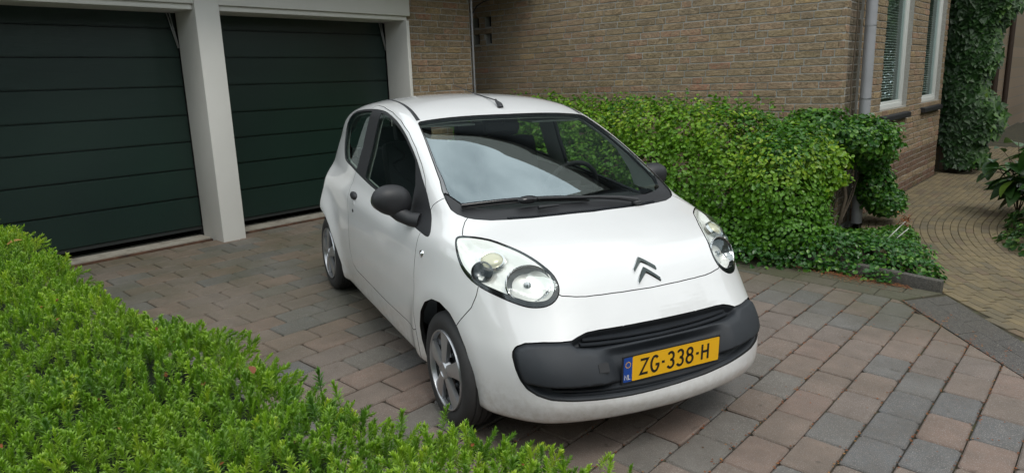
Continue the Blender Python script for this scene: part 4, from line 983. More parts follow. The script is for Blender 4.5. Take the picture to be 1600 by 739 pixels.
def panel(name, V, T, mat, parent, inset=.0022, flange=.014, N_=None, off=0, edge_mat=None, **kw):
    N_ = nrm(V) if N_ is None else N_; E_ = boundary(T)
    if inset and len(E_):
        dv = np.zeros_like(V); t = V[E_[:, 1]] - V[E_[:, 0]]; inn_ = np.cross(N_[E_[:, 0]], t); inn_ /= np.maximum(np.linalg.norm(inn_, axis=1), 1e-9)[:, None]
        np.add.at(dv, E_[:, 0], inn_); np.add.at(dv, E_[:, 1], inn_); l = np.linalg.norm(dv, axis=1); k = l > 1e-6; V = V.copy(); V[k] += dv[k] / l[k][:, None] * inset
    V = V + N_ * off; VV, TT, NN = [V], [T], [N_]; mi = [np.zeros(len(T), int)]
    if flange and len(E_):
        b = np.unique(E_); mp_ = -np.ones(len(V), int); mp_[b] = np.arange(len(b)); o0 = len(V); o1 = o0 + len(b); a_, c_ = mp_[E_[:, 0]], mp_[E_[:, 1]]
        F1 = np.stack([a_ + o0, a_ + o1, c_ + o1], 1); F2 = np.stack([a_ + o0, c_ + o1, c_ + o0], 1)
        oN = np.zeros((len(b), 3)); t = V[E_[:, 1]] - V[E_[:, 0]]; on = np.cross(t, N_[E_[:, 0]]); on /= np.maximum(np.linalg.norm(on, axis=1), 1e-9)[:, None]; np.add.at(oN, a_, on); np.add.at(oN, c_, on); oN /= np.maximum(np.linalg.norm(oN, axis=1), 1e-9)[:, None]
        VV += [V[b], V[b] - N_[b] * flange]; NN += [oN, oN]; TT += [F1, F2]; mi += [np.full(len(F1) * 2, 1 if edge_mat else 0)]
    me = mesh_np(name, np.concatenate(VV), np.concatenate(TT), [mat] + ([edge_mat] if edge_mat else []), mi=np.concatenate(mi), normals=np.concatenate(NN)); return link(name, me, parent, **kw)

simple('chrome_dark_reflect', (.10, .115, .11), .12, 1.0, nz=.6, scale=140)
CYAW, COX, COY = -.3773180, -2.02506, 2.81440
nz_ = Vector((SL, 0, 1)).normalized(); fw = Vector((math.cos(CYAW), math.sin(CYAW), 0)); fw = (fw - nz_ * fw.dot(nz_)).normalized(); lf_ = nz_.cross(fw)
car = thing('parked_car', 'white three door hatchback with black bumper insert and yellow number plate', 'car')
car.matrix_world = Matrix(((fw.x, lf_.x, nz_.x, COX), (fw.y, lf_.y, nz_.y, COY), (fw.z, lf_.z, nz_.z, zg(COX)), (0, 0, 0, 1)))
sk = Skin(); mir = lambda p: [(a, -b) for a, b in p]
# labels: 0 body sides/roof, 1 windscreen opening, 2 hood, 3 bumper, 4 fender R, 5 fender L, 6 door R, 7 door L, 8 dlo trim, 9 glass, 10 headlight, 11 insert, 12 arch hole, 13 rear glass, 14 tail lamp
WSP = [(-.884, 0), (-.889, .128), (-.899, .289), (-.909, .445), (-.917, .540), (-.90, .552), (-.783, .571), (-.61, .600), (-.473, .621), (-.386, .633), (-.323, .648), (-.25, .655), (-.193, .655), (-.15, .642), (-.109, .616), (-.078, .58), (-.041, .517), (-.015, .434), (.011, .323), (.026, .188), (.037, 0)]
WSO = np.array(WSP + [(a, -b) for a, b in WSP[-2:0:-1]])
upz = lambda C: C[:, 2] > .9
sk.cut(lambda V: np.where(V[:, 2] > .88, sdf(V[:, :2], WSO), .5), 1, [0], upz)
HLP = np.array([(-.009, -.700, .910), (.006, -.684, .914), (.043, -.643, .915), (.098, -.591, .909), (.163, -.552, .896), (.228, -.514, .880), (.292, -.484, .860), (.344, -.462, .838), (.389, -.442, .812), (.420, -.432, .785), (.444, -.433, .757), (.461, -.446, .730), (.469, -.470, .708), (.467, -.500, .694), (.454, -.535, .688), (.432, -.572, .689), (.401, -.605, .697), (.362, -.641, .711), (.316, -.672, .725), (.267, -.698, .738), (.218, -.718, .753), (.167, -.732, .773), (.121, -.739, .800), (.081, -.740, .838), (.034, -.730, .879), (-.003, -.713, .902)])
hn = np.array([.60, -.60, .53]); hn /= np.linalg.norm(hn); hu = np.cross([0, 0, 1.], hn); hu /= np.linalg.norm(hu); hw = np.cross(hn, hu)
HL2 = smooth_poly(np.c_[HLP @ hu, HLP @ hw], 2)
def hlf(V, sgn, off=0):
    Q = V * np.array([1, -sgn, 1]); d = sdf(np.c_[Q @ hu, Q @ hw], HL2) + off; return np.where((Q[:, 0] > -.12) & (Q[:, 1] < -.30) & (Q[:, 2] > .6), d, .5)
for sg in (1, -1):      # sg = +1: left lamp (y>0)
    sk.cut(lambda V: hlf(V, sg), 10, [0])
HD = [(-.102, .609), (-.082, .632), (-.044, .659), (.002, .683), (.12, .62), (.30, .53), (.464, .440), (.484, .373), (.493, .33), (.502, .256), (.510, .154), (.515, 0)]
HDO = np.array([(-.6, .60)] + HD + [(a, -b) for a, b in HD[-2::-1]] + [(-.6, -.60)])
sk.cut(lambda V: np.where((V[:, 2] > .60) & (V[:, 0] > -.35), sdf(V[:, :2], HDO), .5), 2, [0], lambda C: C[:, 0] > -.3)
ARF = [(-.258, .10), (-.270, .24), (-.292, .32), (-.286, .40), (-.239, .494), (-.176, .562), (-.097, .600), (-.016, .607), (.076, .585), (.147, .538), (.208, .465), (.244, .382), (.262, .265), (.268, .10)]
ARR = [(-1.888, .10), (-1.890, .32), (-1.931, .406), (-1.988, .491), (-2.058, .562), (-2.142, .611), (-2.268, .643), (-2.38, .645), (-2.48, .612), (-2.555, .55), (-2.60, .47), (-2.62, .38), (-2.62, .10)]
for P_ in (ARF, ARR):
    sk.cut(lambda V: np.where(np.abs(V[:, 1]) > .45, sdf(V[:, [0, 2]], np.array(P_)), .5), 12, [0], lambda C: np.abs(C[:, 1]) > .46)
FBL = [(.236, .83), (.236, .705), (.221, .649), (.184, .600), (.133, .538), (.12, .50), (.12, .0), (1.2, 0), (1.2, .83)]
sk.cut(lambda V: sdf(V[:, [0, 2]], np.array(FBL)), 3, [0])
DLO = smooth_poly([(-1.822, 1.372), (-2.058, 1.344), (-2.166, 1.306), (-2.233, 1.251), (-2.225, 1.187), (-2.143, 1.113), (-2.036, 1.053), (-1.944, 1.024), (-1.75, 1.010), (-1.585, .994), (-1.236, .959), (-.85, .922), (-.47, .884), (-.32, .872), (-.238, .869), (-.215, .876), (-.224, .892), (-.277, .930), (-.343, .980), (-.418, 1.043), (-.518, 1.104), (-.643, 1.180), (-.778, 1.245), (-.916, 1.30), (-1.099, 1.350), (-1.309, 1.382), (-1.452, 1.389), (-1.6, 1.386)], 2)
DOOR = [(-1.60, .99), (-1.64, 1.20), (-1.665, 1.37), (-1.65, 1.400), (-1.60, 1.409), (-1.458, 1.407), (-1.24, 1.388), (-1.041, 1.353), (-.87, 1.302), (-.708, 1.234), (-.582, 1.168), (-.487, 1.108), (-.43, 1.052), (-.385, .998), (-.30, .92), (-.255, .88), (-.32, .872), (-.33, .835), (-.338, .760), (-.342, .645), (-.335, .55), (-.34, .366), (-.37, .352), (-.897, .349), (-1.50, .367), (-1.585, .390), (-1.618, .489), (-1.612, .55), (-1.603, .675), (-1.62, .78), (-1.63, .88)]
for sg in (1, -1):
    c_ = lambda C: C[:, 1] * sg > .3; fs = lambda poly, V: np.where(V[:, 1] * sg > .2, sdf(V[:, [0, 2]], poly), .5)
    sk.cut(lambda V: fs(np.array(DOOR), V), 6 if sg < 0 else 7, [0], c_)
    sk.cut(lambda V: fs(np.array([(-.342, -.1), (-.342, .645), (-.338, .76), (-.33, .835), (-.32, .872), (-.30, .92), (-.335, .975), (-.321, .999), (-.26, 1.05), (.0, 1.1), (1.2, 1.1), (1.2, -.1)]), V), 4 if sg < 0 else 5, [0], c_)
    sk.cut(lambda V: fs(DLO, V), 8, [0, 4, 5, 6, 7], c_)
    sk.cut(lambda V: np.maximum(fs(DLO, V) + .011, V[:, 0] + 1.60 + (V[:, 2] - 1.0) * .03), 9, [8], c_)
    sk.cut(lambda V: np.maximum(np.maximum(fs(DLO, V) + .014, -(V[:, 0] + 1.385 + (V[:, 2] - 1.0) * .07)), V[:, 0] - np.interp(V[:, 2], [.85, 1.06, 1.2], [-.535, -.575, -.68])), 9, [8], c_)
RG = [(-.50, 1.03), (.50, 1.03), (.53, 1.08), (.46, 1.31), (.42, 1.34), (-.42, 1.34), (-.46, 1.31), (-.53, 1.08)]
sk.cut(lambda V: np.where(V[:, 0] < -2.3, sdf(V[:, 1:], np.array(RG)), .5), 13, [0], lambda C: C[:, 0] < -2.4)
for sg in (1, -1):
    TLP = [(-2.47, 1.20), (-2.56, 1.22), (-2.9, 1.22), (-2.9, .86), (-2.55, .86), (-2.50, .95)]
    sk.cut(lambda V: np.where((V[:, 1] * sg > .50) & (V[:, 0] < -2.2), sdf(V[:, [0, 2]], np.array(TLP)), .5), 14, [0], lambda C: (C[:, 1] * sg > .505))
INR = [(0, .594), (.17, .594), (.32, .594), (.375, .591), (.415, .580), (.448, .568), (.50, .567), (.56, .567), (.620, .560), (.652, .543), (.665, .52), (.668, .50), (.665, .457), (.656, .415)]
LOR = [(.638, .381), (.610, .361), (.568, .350), (.495, .346), (.40, .344), (.237, .342), (.08, .345)]
LOL = [(.645, .440), (.600, .420), (.55, .402), (.48, .388), (.40, .378), (.30, .366), (.15, .354)]
INS = np.array([(-a, b) for a, b in INR[::-1]] + [(a, b) for a, b in INR[1:]] + LOL + [(-a, b) for a, b in LOR[::-1]])
sk.cut(lambda V: np.where(V[:, 0] > .2, sdf(V[:, 1:], INS), .5), 11, [3], lambda C: C[:, 0] > .25)

P = car
V, T = sk.sub([2]); hood = panel('hood', V, T, 'white_paint', P, edge_mat='well_dark')  # white flanges coloured dark to paint the seam shade, also on panels below
V, T = sk.sub([3]); bumper = panel('front_bumper', V, T, 'white_paint', P, edge_mat='well_dark', flange=.03)
for l in (4, 5): V, T = sk.sub([l]); panel('fender', V, T, 'white_paint', P, edge_mat='well_dark', flange=.02)
doors = []
for l in (6, 7): V, T = sk.sub([l]); doors.append(panel('door', V, T, 'white_paint', P, edge_mat='well_dark', inset=.0018))
V, T = sk.sub([0]); shell = panel('body_shell', V, T, 'white_paint', P, edge_mat='well_dark', flange=.02)
V, T = sk.sub([8]); trim = panel('window_surround', V, T, 'black_trim', P, inset=.001, off=-.001)
for sg in (1, -1):
    for lo_, hi_ in ((-3, -1.6), (-1.6, 0)):
        k = np.isin(sk.L, [9]); C = sk.V[sk.T].mean(1); k &= (C[:, 1] * sg > 0) & (C[:, 0] > lo_) & (C[:, 0] < hi_); u, inv = np.unique(sk.T[k], return_inverse=True)
        panel('side_window', sk.V[u], inv.reshape(-1, 3), 'side_glass', P, inset=0, flange=.006, off=-.003)
V, T = sk.sub([13]); panel('rear_window', V, T, 'side_glass', P, inset=0, flange=0, off=-.003)
for sg in (1, -1):
    k = (sk.L == 14) & (sk.V[sk.T].mean(1)[:, 1] * sg > 0); u, inv = np.unique(sk.T[k], return_inverse=True); panel('tail_light', sk.V[u], inv.reshape(-1, 3), 'red_lens', P)
# windscreen: cowl, frit band and glass out of the opening
cowlf = lambda V: -(V[:, 0] - np.interp(np.abs(V[:, 1]), [0, .2, .35, .45, .53, .585, .64], [-.070, -.082, -.097, -.118, -.150, -.182, -.30]))
sk.cut(cowlf, 15, [1])
inner_ws = lambda V: sdf(V[:, :2], WSO)
sk.cut(lambda V: np.where(V[:, 2] > .88, np.maximum(-(sdf(V[:, :2], WSO) + np.interp(V[:, 0], [-.9, -.84, -.5, -.15], [.008, .009, .012, .034])), -.5) * 1.0, .5), 16, [1])
V, T = sk.sub([1]); wsg = panel('windscreen', V, T, 'windscreen_glass', P, inset=0, flange=0, off=-.003)
V, T = sk.sub([16]); panel('frit_band', V, T, 'frit', wsg, inset=.003, flange=.008, off=-.003)
V, T = sk.sub([15]); cowl = panel('scuttle_panel', V, T, 'black_trim', P, inset=.003, flange=.012, off=-.008)
# mesh strip of the scuttle
bm = bmesh.new()
for k in range(80):
    y = -.52 + 1.04 * k / 79; x = float(np.interp(abs(y), [a[1] for a in WSP[::-1] if a[0] > -.2][::1], [a[0] for a in WSP[::-1] if a[0] > -.2])) - .010
    if abs(y) < .43:
        z0 = snap(np.array([[x - .016, y, .965]]))[0]; z1 = snap(np.array([[x, y, .96]]))[0]
        for q in (0, .5):
            c = z0 * (1 - q) + z1 * q; bx(bm, c[0] - .004, c[0] + .003, y - .0035 + .006 * q, y + .0035 + .006 * q, c[2] - .012, c[2] - .0015)
bmo('air_mesh', bm, 'bumper_plastic', cowl, kind='stuff')
# roof moulding
def strip_on(name, pts, wd, mat, parent, off=.002, th=.006):
    Q = snap(np.array(pts, float)); n = nrm(Q); t = np.gradient(Q, axis=0); t /= np.linalg.norm(t, axis=1)[:, None]; s_ = np.cross(n, t); bm = bmesh.new(); rows = []
    wds = wd if hasattr(wd, '__len__') else [wd] * len(Q)
    for i in range(len(Q)): rows.append([bm.verts.new(Q[i] + s_[i] * a * wds[i] / 2 + n[i] * b) for a, b in ((-1, -th), (-1, off * .3), (-.7, off), (.7, off), (1, off * .3), (1, -th))])
    for i in range(len(Q) - 1):
        for j in range(5): bm.faces.new([rows[i][j], rows[i][j + 1], rows[i + 1][j + 1], rows[i + 1][j]])
    return bmo(name, bm, mat, parent, sharp=40)
for sg in (1, -1):
    xs = np.linspace(-.925, -2.25, 26); ys = np.interp(xs, [-2.25, -1.75, -1.46, -1.16, -.925], [.40, .452, .487, .520, .545]) * sg
    strip_on('roof_moulding', [(x, y, float(RF(x)) - .03) for x, y in zip(xs, ys)], np.interp(xs, [-2.3, -1.5, -.95], [.010, .012, .022]), 'black_trim', P)
# cabin lining and under-structure: the same skin a little inside
def inner(name, labs, mat, off, cond=None):
    k = np.isin(sk.L, labs)
    if cond is not None: k &= cond(sk.V[sk.T].mean(1))
    u, inv = np.unique(sk.T[k], return_inverse=True); V = sk.V[u]; N_ = nrm(V); mat_ = mat
    me = mesh_np(name, V - N_ * off, inv.reshape(-1, 3)[:, ::-1], mat); return link(name, me, P)
inner('cabin_lining', [0, 6, 7, 8], 'cabin_trim', .032, lambda C: C[:, 2] > .96)
inner('inner_frame', [0, 2, 3, 4, 5, 6, 7], 'well_dark', .022, lambda C: (C[:, 2] <= .96) | (C[:, 0] > -.2))
inner('under_cowl', [15], 'well_dark', .03)
# ---- front insert: pad, upper and lower grille
V, T = sk.sub([11]); 
e_ = {}; VL = [tuple(v) for v in V]; T2 = []
def mm(a, b):
    k = (min(a, b), max(a, b))
    if k not in e_: e_[k] = len(VL); VL.append(tuple((np.array(VL[a]) + np.array(VL[b])) / 2))
    return e_[k]
for a, b, c in T: 
    p, q, r = mm(a, b), mm(b, c), mm(c, a); T2 += [(a, p, r), (p, b, q), (r, q, c), (p, q, r)]
V = snap(np.array(VL), 2); T = np.array(T2); N_ = nrm(V); d = -sdf(V[:, 1:], INS); ay = np.abs(V[:, 1])
ss = lambda a, b, x: (lambda t: t * t * (3 - 2 * t))(np.clip((x - a) / (b - a), 0, 1))
ztop = np.interp(ay, [0, .35, .43, .50, .7], [.540, .541, .552, .60, .70]); zlow = np.interp(V[:, 1], [-.62, -.55, -.3, 0, .3, .55, .62], [.400, .396, .396, .398, .410, .428, .445])
pad = ss(ztop + .004, ztop - .014, V[:, 2]) * ss(zlow - .004, zlow + .010, V[:, 2])
ramp_ = ss(ztop + .02, ztop - .040, V[:, 2])
dep = -.042 + pad * (.030 + .020 * ramp_ + .006 * np.cos((V[:, 2] - .45) * 20)); cen = ss(.37, .27, ay) * ss(.36, .40, V[:, 2]) * ss(.545, .50, V[:, 2]); dep = dep - cen * pad * (.052 - .30 * ay ** 2 + .015); dep = dep * ss(0, .018, d) - .010 * (1 - ss(0, .018, d))
ins = mesh_np('bumper_insert', V + N_ * dep[:, None], T, 'bumper_plastic'); ins = link('bumper_insert', ins, P)
def fin(name, z, y0, y1, push, th, mat, parent):
    ys = np.linspace(y0, y1, 40); Q = snap(np.c_[NZ(np.full(40, z)) - ND(np.abs(ys)), ys, np.full(40, z)], 6); n = nrm(Q); bm = bmesh.new(); rows = []
    for q, m_ in zip(Q, n):
        c = Vector(q) - Vector(m_) * push; m_ = Vector((m_[0], m_[1], 0)).normalized(); rows.append([bm.verts.new(c + m_ * a + Vector((0, 0, b))) for a, b in ((0, -th), (0, th), (-.03, th * 1.6), (-.03, -th * 1.6))])
    for i in range(39):
        for j in range(4): bm.faces.new([rows[i][j], rows[i][(j + 1) % 4], rows[i + 1][(j + 1) % 4], rows[i + 1][j]])
    return bmo(name, bm, mat, parent, sharp=40)
fin('grille_fin', .573, -.395, .395, .022, .0035, 'bumper_plastic', ins); fin('grille_fin', .557, -.41, .41, .022, .0035, 'bumper_plastic', ins)
fin('grille_fin', .378, -.57, .57, .026, .0035, 'bumper_plastic', ins); fin('grille_fin', .362, -.52, .52, .026, .0035, 'bumper_plastic', ins)
def surf_x(y, z, off=0):
    q = snap(np.array([[float(NZ(z) - ND(abs(y))), y, z]]), 8)[0]; n = nrm(q[None])[0]; return q + n * off, n
bm = bmesh.new()
for y, z, w2, h2 in ((-.355, .470, .026, .022),):
    c, n = surf_x(y, z, .0165); tx = Vector(n).cross(Vector((0, 0, 1))).normalized(); tz = tx.cross(Vector(n)); vs = []
    for a, b, o_ in ((-1, -1, 0), (1, -1, 0), (1, 1, 0), (-1, 1, 0), (-1, -1, -.02), (1, -1, -.02), (1, 1, -.02), (-1, 1, -.02)): vs.append(bm.verts.new(Vector(c) + tx * a * w2 + tz * b * h2 + Vector(n) * o_))
    for f in ((0, 1, 2, 3), (0, 4, 5, 1), (1, 5, 6, 2), (2, 6, 7, 3), (3, 7, 4, 0)): bm.faces.new([vs[i] for i in f])
    bmesh.ops.bevel(bm, geom=bm.edges[:], offset=.004, segments=2, affect='EDGES')
bmo('tow_eye_cover', bm, 'black_trim', ins, sharp=30)
# ---- number plate
PX_, PZ_ = .682, .4385
pl = box('number_plate', (PX_ - .006, PX_ - .0015, -.266, .266, PZ_ - .061, PZ_ + .061), 'black_trim', P)
def plate_face(name, y0, y1, z0, z1, x, mat, r=.006):
    bm = bmesh.new(); vs = []
    for cy, cz, a0 in ((y1 - r, z1 - r, 0), (y0 + r, z1 - r, 90), (y0 + r, z0 + r, 180), (y1 - r, z0 + r, 270)):
        for k in range(5): a_ = math.radians(a0 + k * 22.5); vs.append(bm.verts.new((x, cy + r * math.cos(a_), cz + r * math.sin(a_))))
    bm.faces.new(vs); o = bmo(name, bm, mat, pl)
    if o.data.polygons[0].normal.x < 0: o.data.flip_normals()
    return o
plate_face('yellow_field', -.2155, .260, PZ_ - .055, PZ_ + .055, PX_, 'plate_yellow'); plate_face('euro_band', -.260, -.216, PZ_ - .055, PZ_ + .055, PX_, 'plate_blue')
def ribbon(name, strokes, w2, mat, x, sc=(1, 1), o_=(0, 0), closed=()):
    """flat lettering from pen strokes in the plate plane (y to the right as seen from the front, z up)"""
    bm = bmesh.new()
    for si, st in enumerate(strokes):
        p = [Vector((o_[0] + a * sc[0], o_[1] + b * sc[1])) for a, b in st]; n = len(p); L, Rr = [], []
        cl = (p[0] - p[-1]).length < 1e-5
        for i in range(n):
            if cl: a, b = p[(i - 1) % (n - 1)], p[(i + 1) % (n - 1)] if i < n - 1 else p[1]
            else: a, b = p[max(i - 1, 0)], p[min(i + 1, n - 1)]
            d1 = (p[i] - a).normalized() if (p[i] - a).length > 1e-7 else (b - p[i]).normalized(); d2 = (b - p[i]).normalized() if (b - p[i]).length > 1e-7 else d1
            t = (d1 + d2); t = t.normalized() if t.length > .05 else d1; nn = Vector((-t.y, t.x)); k = w2 / max(.55, nn.dot(Vector((-d1.y, d1.x))))
            L.append(p[i] + nn * k); Rr.append(p[i] - nn * k)
        vl = [bm.verts.new((x, q.x, q.y)) for q in L]; vr = [bm.verts.new((x, q.x, q.y)) for q in Rr]
        for i in range(n - 1): bm.faces.new([vl[i], vr[i], vr[i + 1], vl[i + 1]])
    return bmo(name, bm, mat, pl)
def arc(cx, cy, rx, ry, a0, a1, n=14): return [(cx + rx * math.cos(math.radians(a0 + (a1 - a0) * i / n)), cy + ry * math.sin(math.radians(a0 + (a1 - a0) * i / n))) for i in range(n + 1)]
three = [arc(.47, .745, .40, .25, 150, -75, 14) + [(.40, .52)], [(.40, .52)] + arc(.46, .26, .44, .26, 80, -155, 16)]
eight = [arc(.5, .755, .36, .225, 0, 360, 22), arc(.5, .27, .43, .265, 0, 360, 22)]
GL = {'Z': [[(.04, .95), (.93, .95), (.07, .05), (.97, .05)]], 'G': [arc(.52, .5, .46, .49, 48, 345, 22) + [(.95, .44), (.58, .44)]], '-': [[(.1, .5), (.9, .5)]], '3': three, '8': eight, 'H': [[(.1, 0), (.1, 1)], [(.9, 0), (.9, 1)], [(.1, .52), (.9, .52)]]}
yc = -.176
for ch, wd_ in (('Z', .043), ('G', .043), ('-', .020), ('3', .038), ('3', .038), ('8', .040), ('-', .020), ('H', .042)):
    ribbon('plate_character', GL[ch], .0056, 'plate_ink', PX_ + .0009, (wd_, .071), (yc, PZ_ - .0355)); yc += wd_ + (.0135 if ch != '-' else .0125)
ribbon('plate_character', [[(0, 0), (0, 1), (1, 0), (1, 1)]], .0017, 'plate_white', PX_ + .0009, (.013, .021), (-.2535, PZ_ - .043)); ribbon('plate_character', [[(0, 1), (0, 0), (1, 0)]], .0017, 'plate_white', PX_ + .0009, (.010, .021), (-.2345, PZ_ - .043))
bm = bmesh.new()
for k in range(12):
    a_ = k * math.pi / 6; cy_, cz_ = -.238 + .0125 * math.sin(a_), PZ_ + .022 + .0125 * math.cos(a_); vs = [bm.verts.new((PX_ + .0009, cy_ + (.0034 if j % 2 == 0 else .0016) * math.sin(j * math.pi / 5), cz_ + (.0034 if j % 2 == 0 else .0016) * math.cos(j * math.pi / 5))) for j in range(10)]; bm.faces.new(vs)
bmo('star_ring', bm, 'plate_yellow', pl, kind='stuff')
# ---- double chevron emblem
def chevron(name, zt, xt, wid, hgt, bw):
    """bent bar lying on the hood; apex up"""
    bm = bmesh.new(); out = []
    pts2 = [(0, 0, bw), (-wid / 2, -hgt, bw * .72), (wid / 2, -hgt, bw * .72)]
    for sgn in (-1, 1):
        rows = []
        for k in range(9):
            t = k / 8; y = sgn * wid / 2 * t; down = hgt * t ** 1.05; b_ = bw * (1 - .30 * t)
            rows.append((y, down, b_))
        ring = []
        for y, down, b_ in rows:
            vv_ = []
            for dd, hh in ((0, .0005), (b_ * .22, .008), (b_ * .85, .0075), (b_, .0005)):
                s_ = down + dd; q = snap(np.array([[xt + s_ * .60, y, zt - s_ * .78]]), 6); n = nrm(q)[0]; vv_.append(bm.verts.new(q[0] + n * hh))
            ring.append(vv_)
        for i in range(8):
            for j in range(3):
                f = [ring[i][j], ring[i][j + 1], ring[i + 1][j + 1], ring[i + 1][j]]; bm.faces.new(f).material_index = 0 if j == 0 else 1  # bright upper edge, dark faces: reflections put into the chrome colour
        bm.faces.new(ring[8])
    return bmo(name, bm, ['chrome', 'chrome_dark_reflect'], emblem)
emblem = link('emblem', None, P)
chevron('chevron', .830, .408, .120, .060, .034); chevron('chevron', .790, .447, .120, .060, .034)
# ---- headlights
def disc(name, c, ax, prof, mat, parent, seg=40, squash=1.0, mats=None):
    bm = bmesh.new(); rg = lathe(bm, prof, seg, mats); 
    if prof[-1][1] < 1e-4: pass
    o = bmo(name, bm, mat, parent, sharp=50); X = Vector(ax).normalized(); Y = Vector((0, 0, 1)).cross(X).normalized(); Z = X.cross(Y)
    o.matrix_local = Matrix(((X.x, Y.x * squash, Z.x, c[0]), (X.y, Y.y * squash, Z.y, c[1]), (X.z, Y.z * squash, Z.z, c[2]), (0, 0, 0, 1))); return o
simple('lamp_dark', (.16, .165, .17), .28, 1.0, nz=.5, scale=90); a = simple('flute_chrome', (.66, .67, .68), .06, 1.0); wv = a.n('TexWave'); wv.inputs['Scale'].default_value = 34; wv.bands_direction = 'Y'; a.l(a.co(), wv.inputs['Vector']); a.bump(wv.outputs['Fac'], .6, .004)
for sg in (-1, 1):
    k0 = (sk.L == 10) & (sk.V[sk.T].mean(1)[:, 1] * sg > 0); 
    sub = Skin.__new__(Skin); u, inv = np.unique(sk.T[k0], return_inverse=True); sub.V, sub.T = sk.V[u], inv.reshape(-1, 3); sub.L = np.zeros(len(sub.T), int)
    hl_ = link('headlight', None, P)
    V, T = sub.V.copy(), sub.T.copy(); N_ = nrm(V)
    panel('lens', V, T, 'lamp_lens', hl_, inset=.003, flange=0, off=.003, N_=N_)
    def ringf(V):     # black border, wider low down towards the nose
        Q = V * np.array([1, -sg, 1]); w_ = np.interp(Q[:, 2], [.69, .76, .84, .92], [.034, .016, .006, .004]) ; return -(hlf(V, sg) + w_)
    sub.cut(ringf, 1)
    V, T = sub.sub([1]); panel('lamp_gasket', V, T, 'black_gloss', hl_, inset=.0022, flange=.02, off=-.001)
    V, T = sub.sub([0]); N_ = nrm(V); dd = -hlf(V, sg); dp_ = .006 + .040 * ss(.008, .055, dd)
    hs = link('reflector_bowl', mesh_np('reflector_bowl', V - N_ * dp_[:, None], T, 'lamp_white'), hl_)
    def at3(q3, back): q = snap(np.array([[q3[0], q3[1] * sg, q3[2]]])); n = nrm(q)[0]; return q[0] - n * back, n
    c, n = at3((.372, .545, .778), .048); ax = Vector((.80, .26 * sg, .40))
    mb_ = disc('main_beam', c, ax, [(.030, .083), (.036, .079), (.034, .076), (.004, .066), (-.022, .046), (-.030, .022), (-.004, .016), (.010, .014), (.012, .0001)], 'flute_chrome', hl_, squash=1.22)
    mb_.data.materials.append(MT['lamp_dark'])
    for f_ in mb_.data.polygons:
        if f_.center.z > -.006 and math.hypot(f_.center.y, f_.center.z) < .072 and math.hypot(f_.center.y, f_.center.z) > .017: f_.material_index = 1  # upper half darker: its reflection is put into the bowl colour
    c, n = at3((.22, .640, .862), .028); disc('position_lamp', c, Vector((.45, .30 * sg, .75)), [(.006, .040), (.016, .036), (.022, .022), (.024, .0001)], 'lamp_amber', hl_, 28, 1.2)
    disc('lamp_ring', c, Vector((.45, .30 * sg, .75)), [(.0, .052), (.013, .047), (.011, .041), (-.004, .038)], 'lamp_chrome', hl_, 32, 1.2)
    c, n = at3((.225, .700, .808), .026); disc('turn_lamp', c, Vector((.62, .62 * sg, .35)), [(.016, .046), (.022, .041), (.008, .036), (-.006, .020), (-.008, .0001)], 'lamp_dark', hl_, 28, 1.1)
    disc('lamp_socket', c, Vector((.62, .62 * sg, .35)), [(.004, .012), (.010, .010), (.012, .0001)], 'black_gloss', hl_, 16)
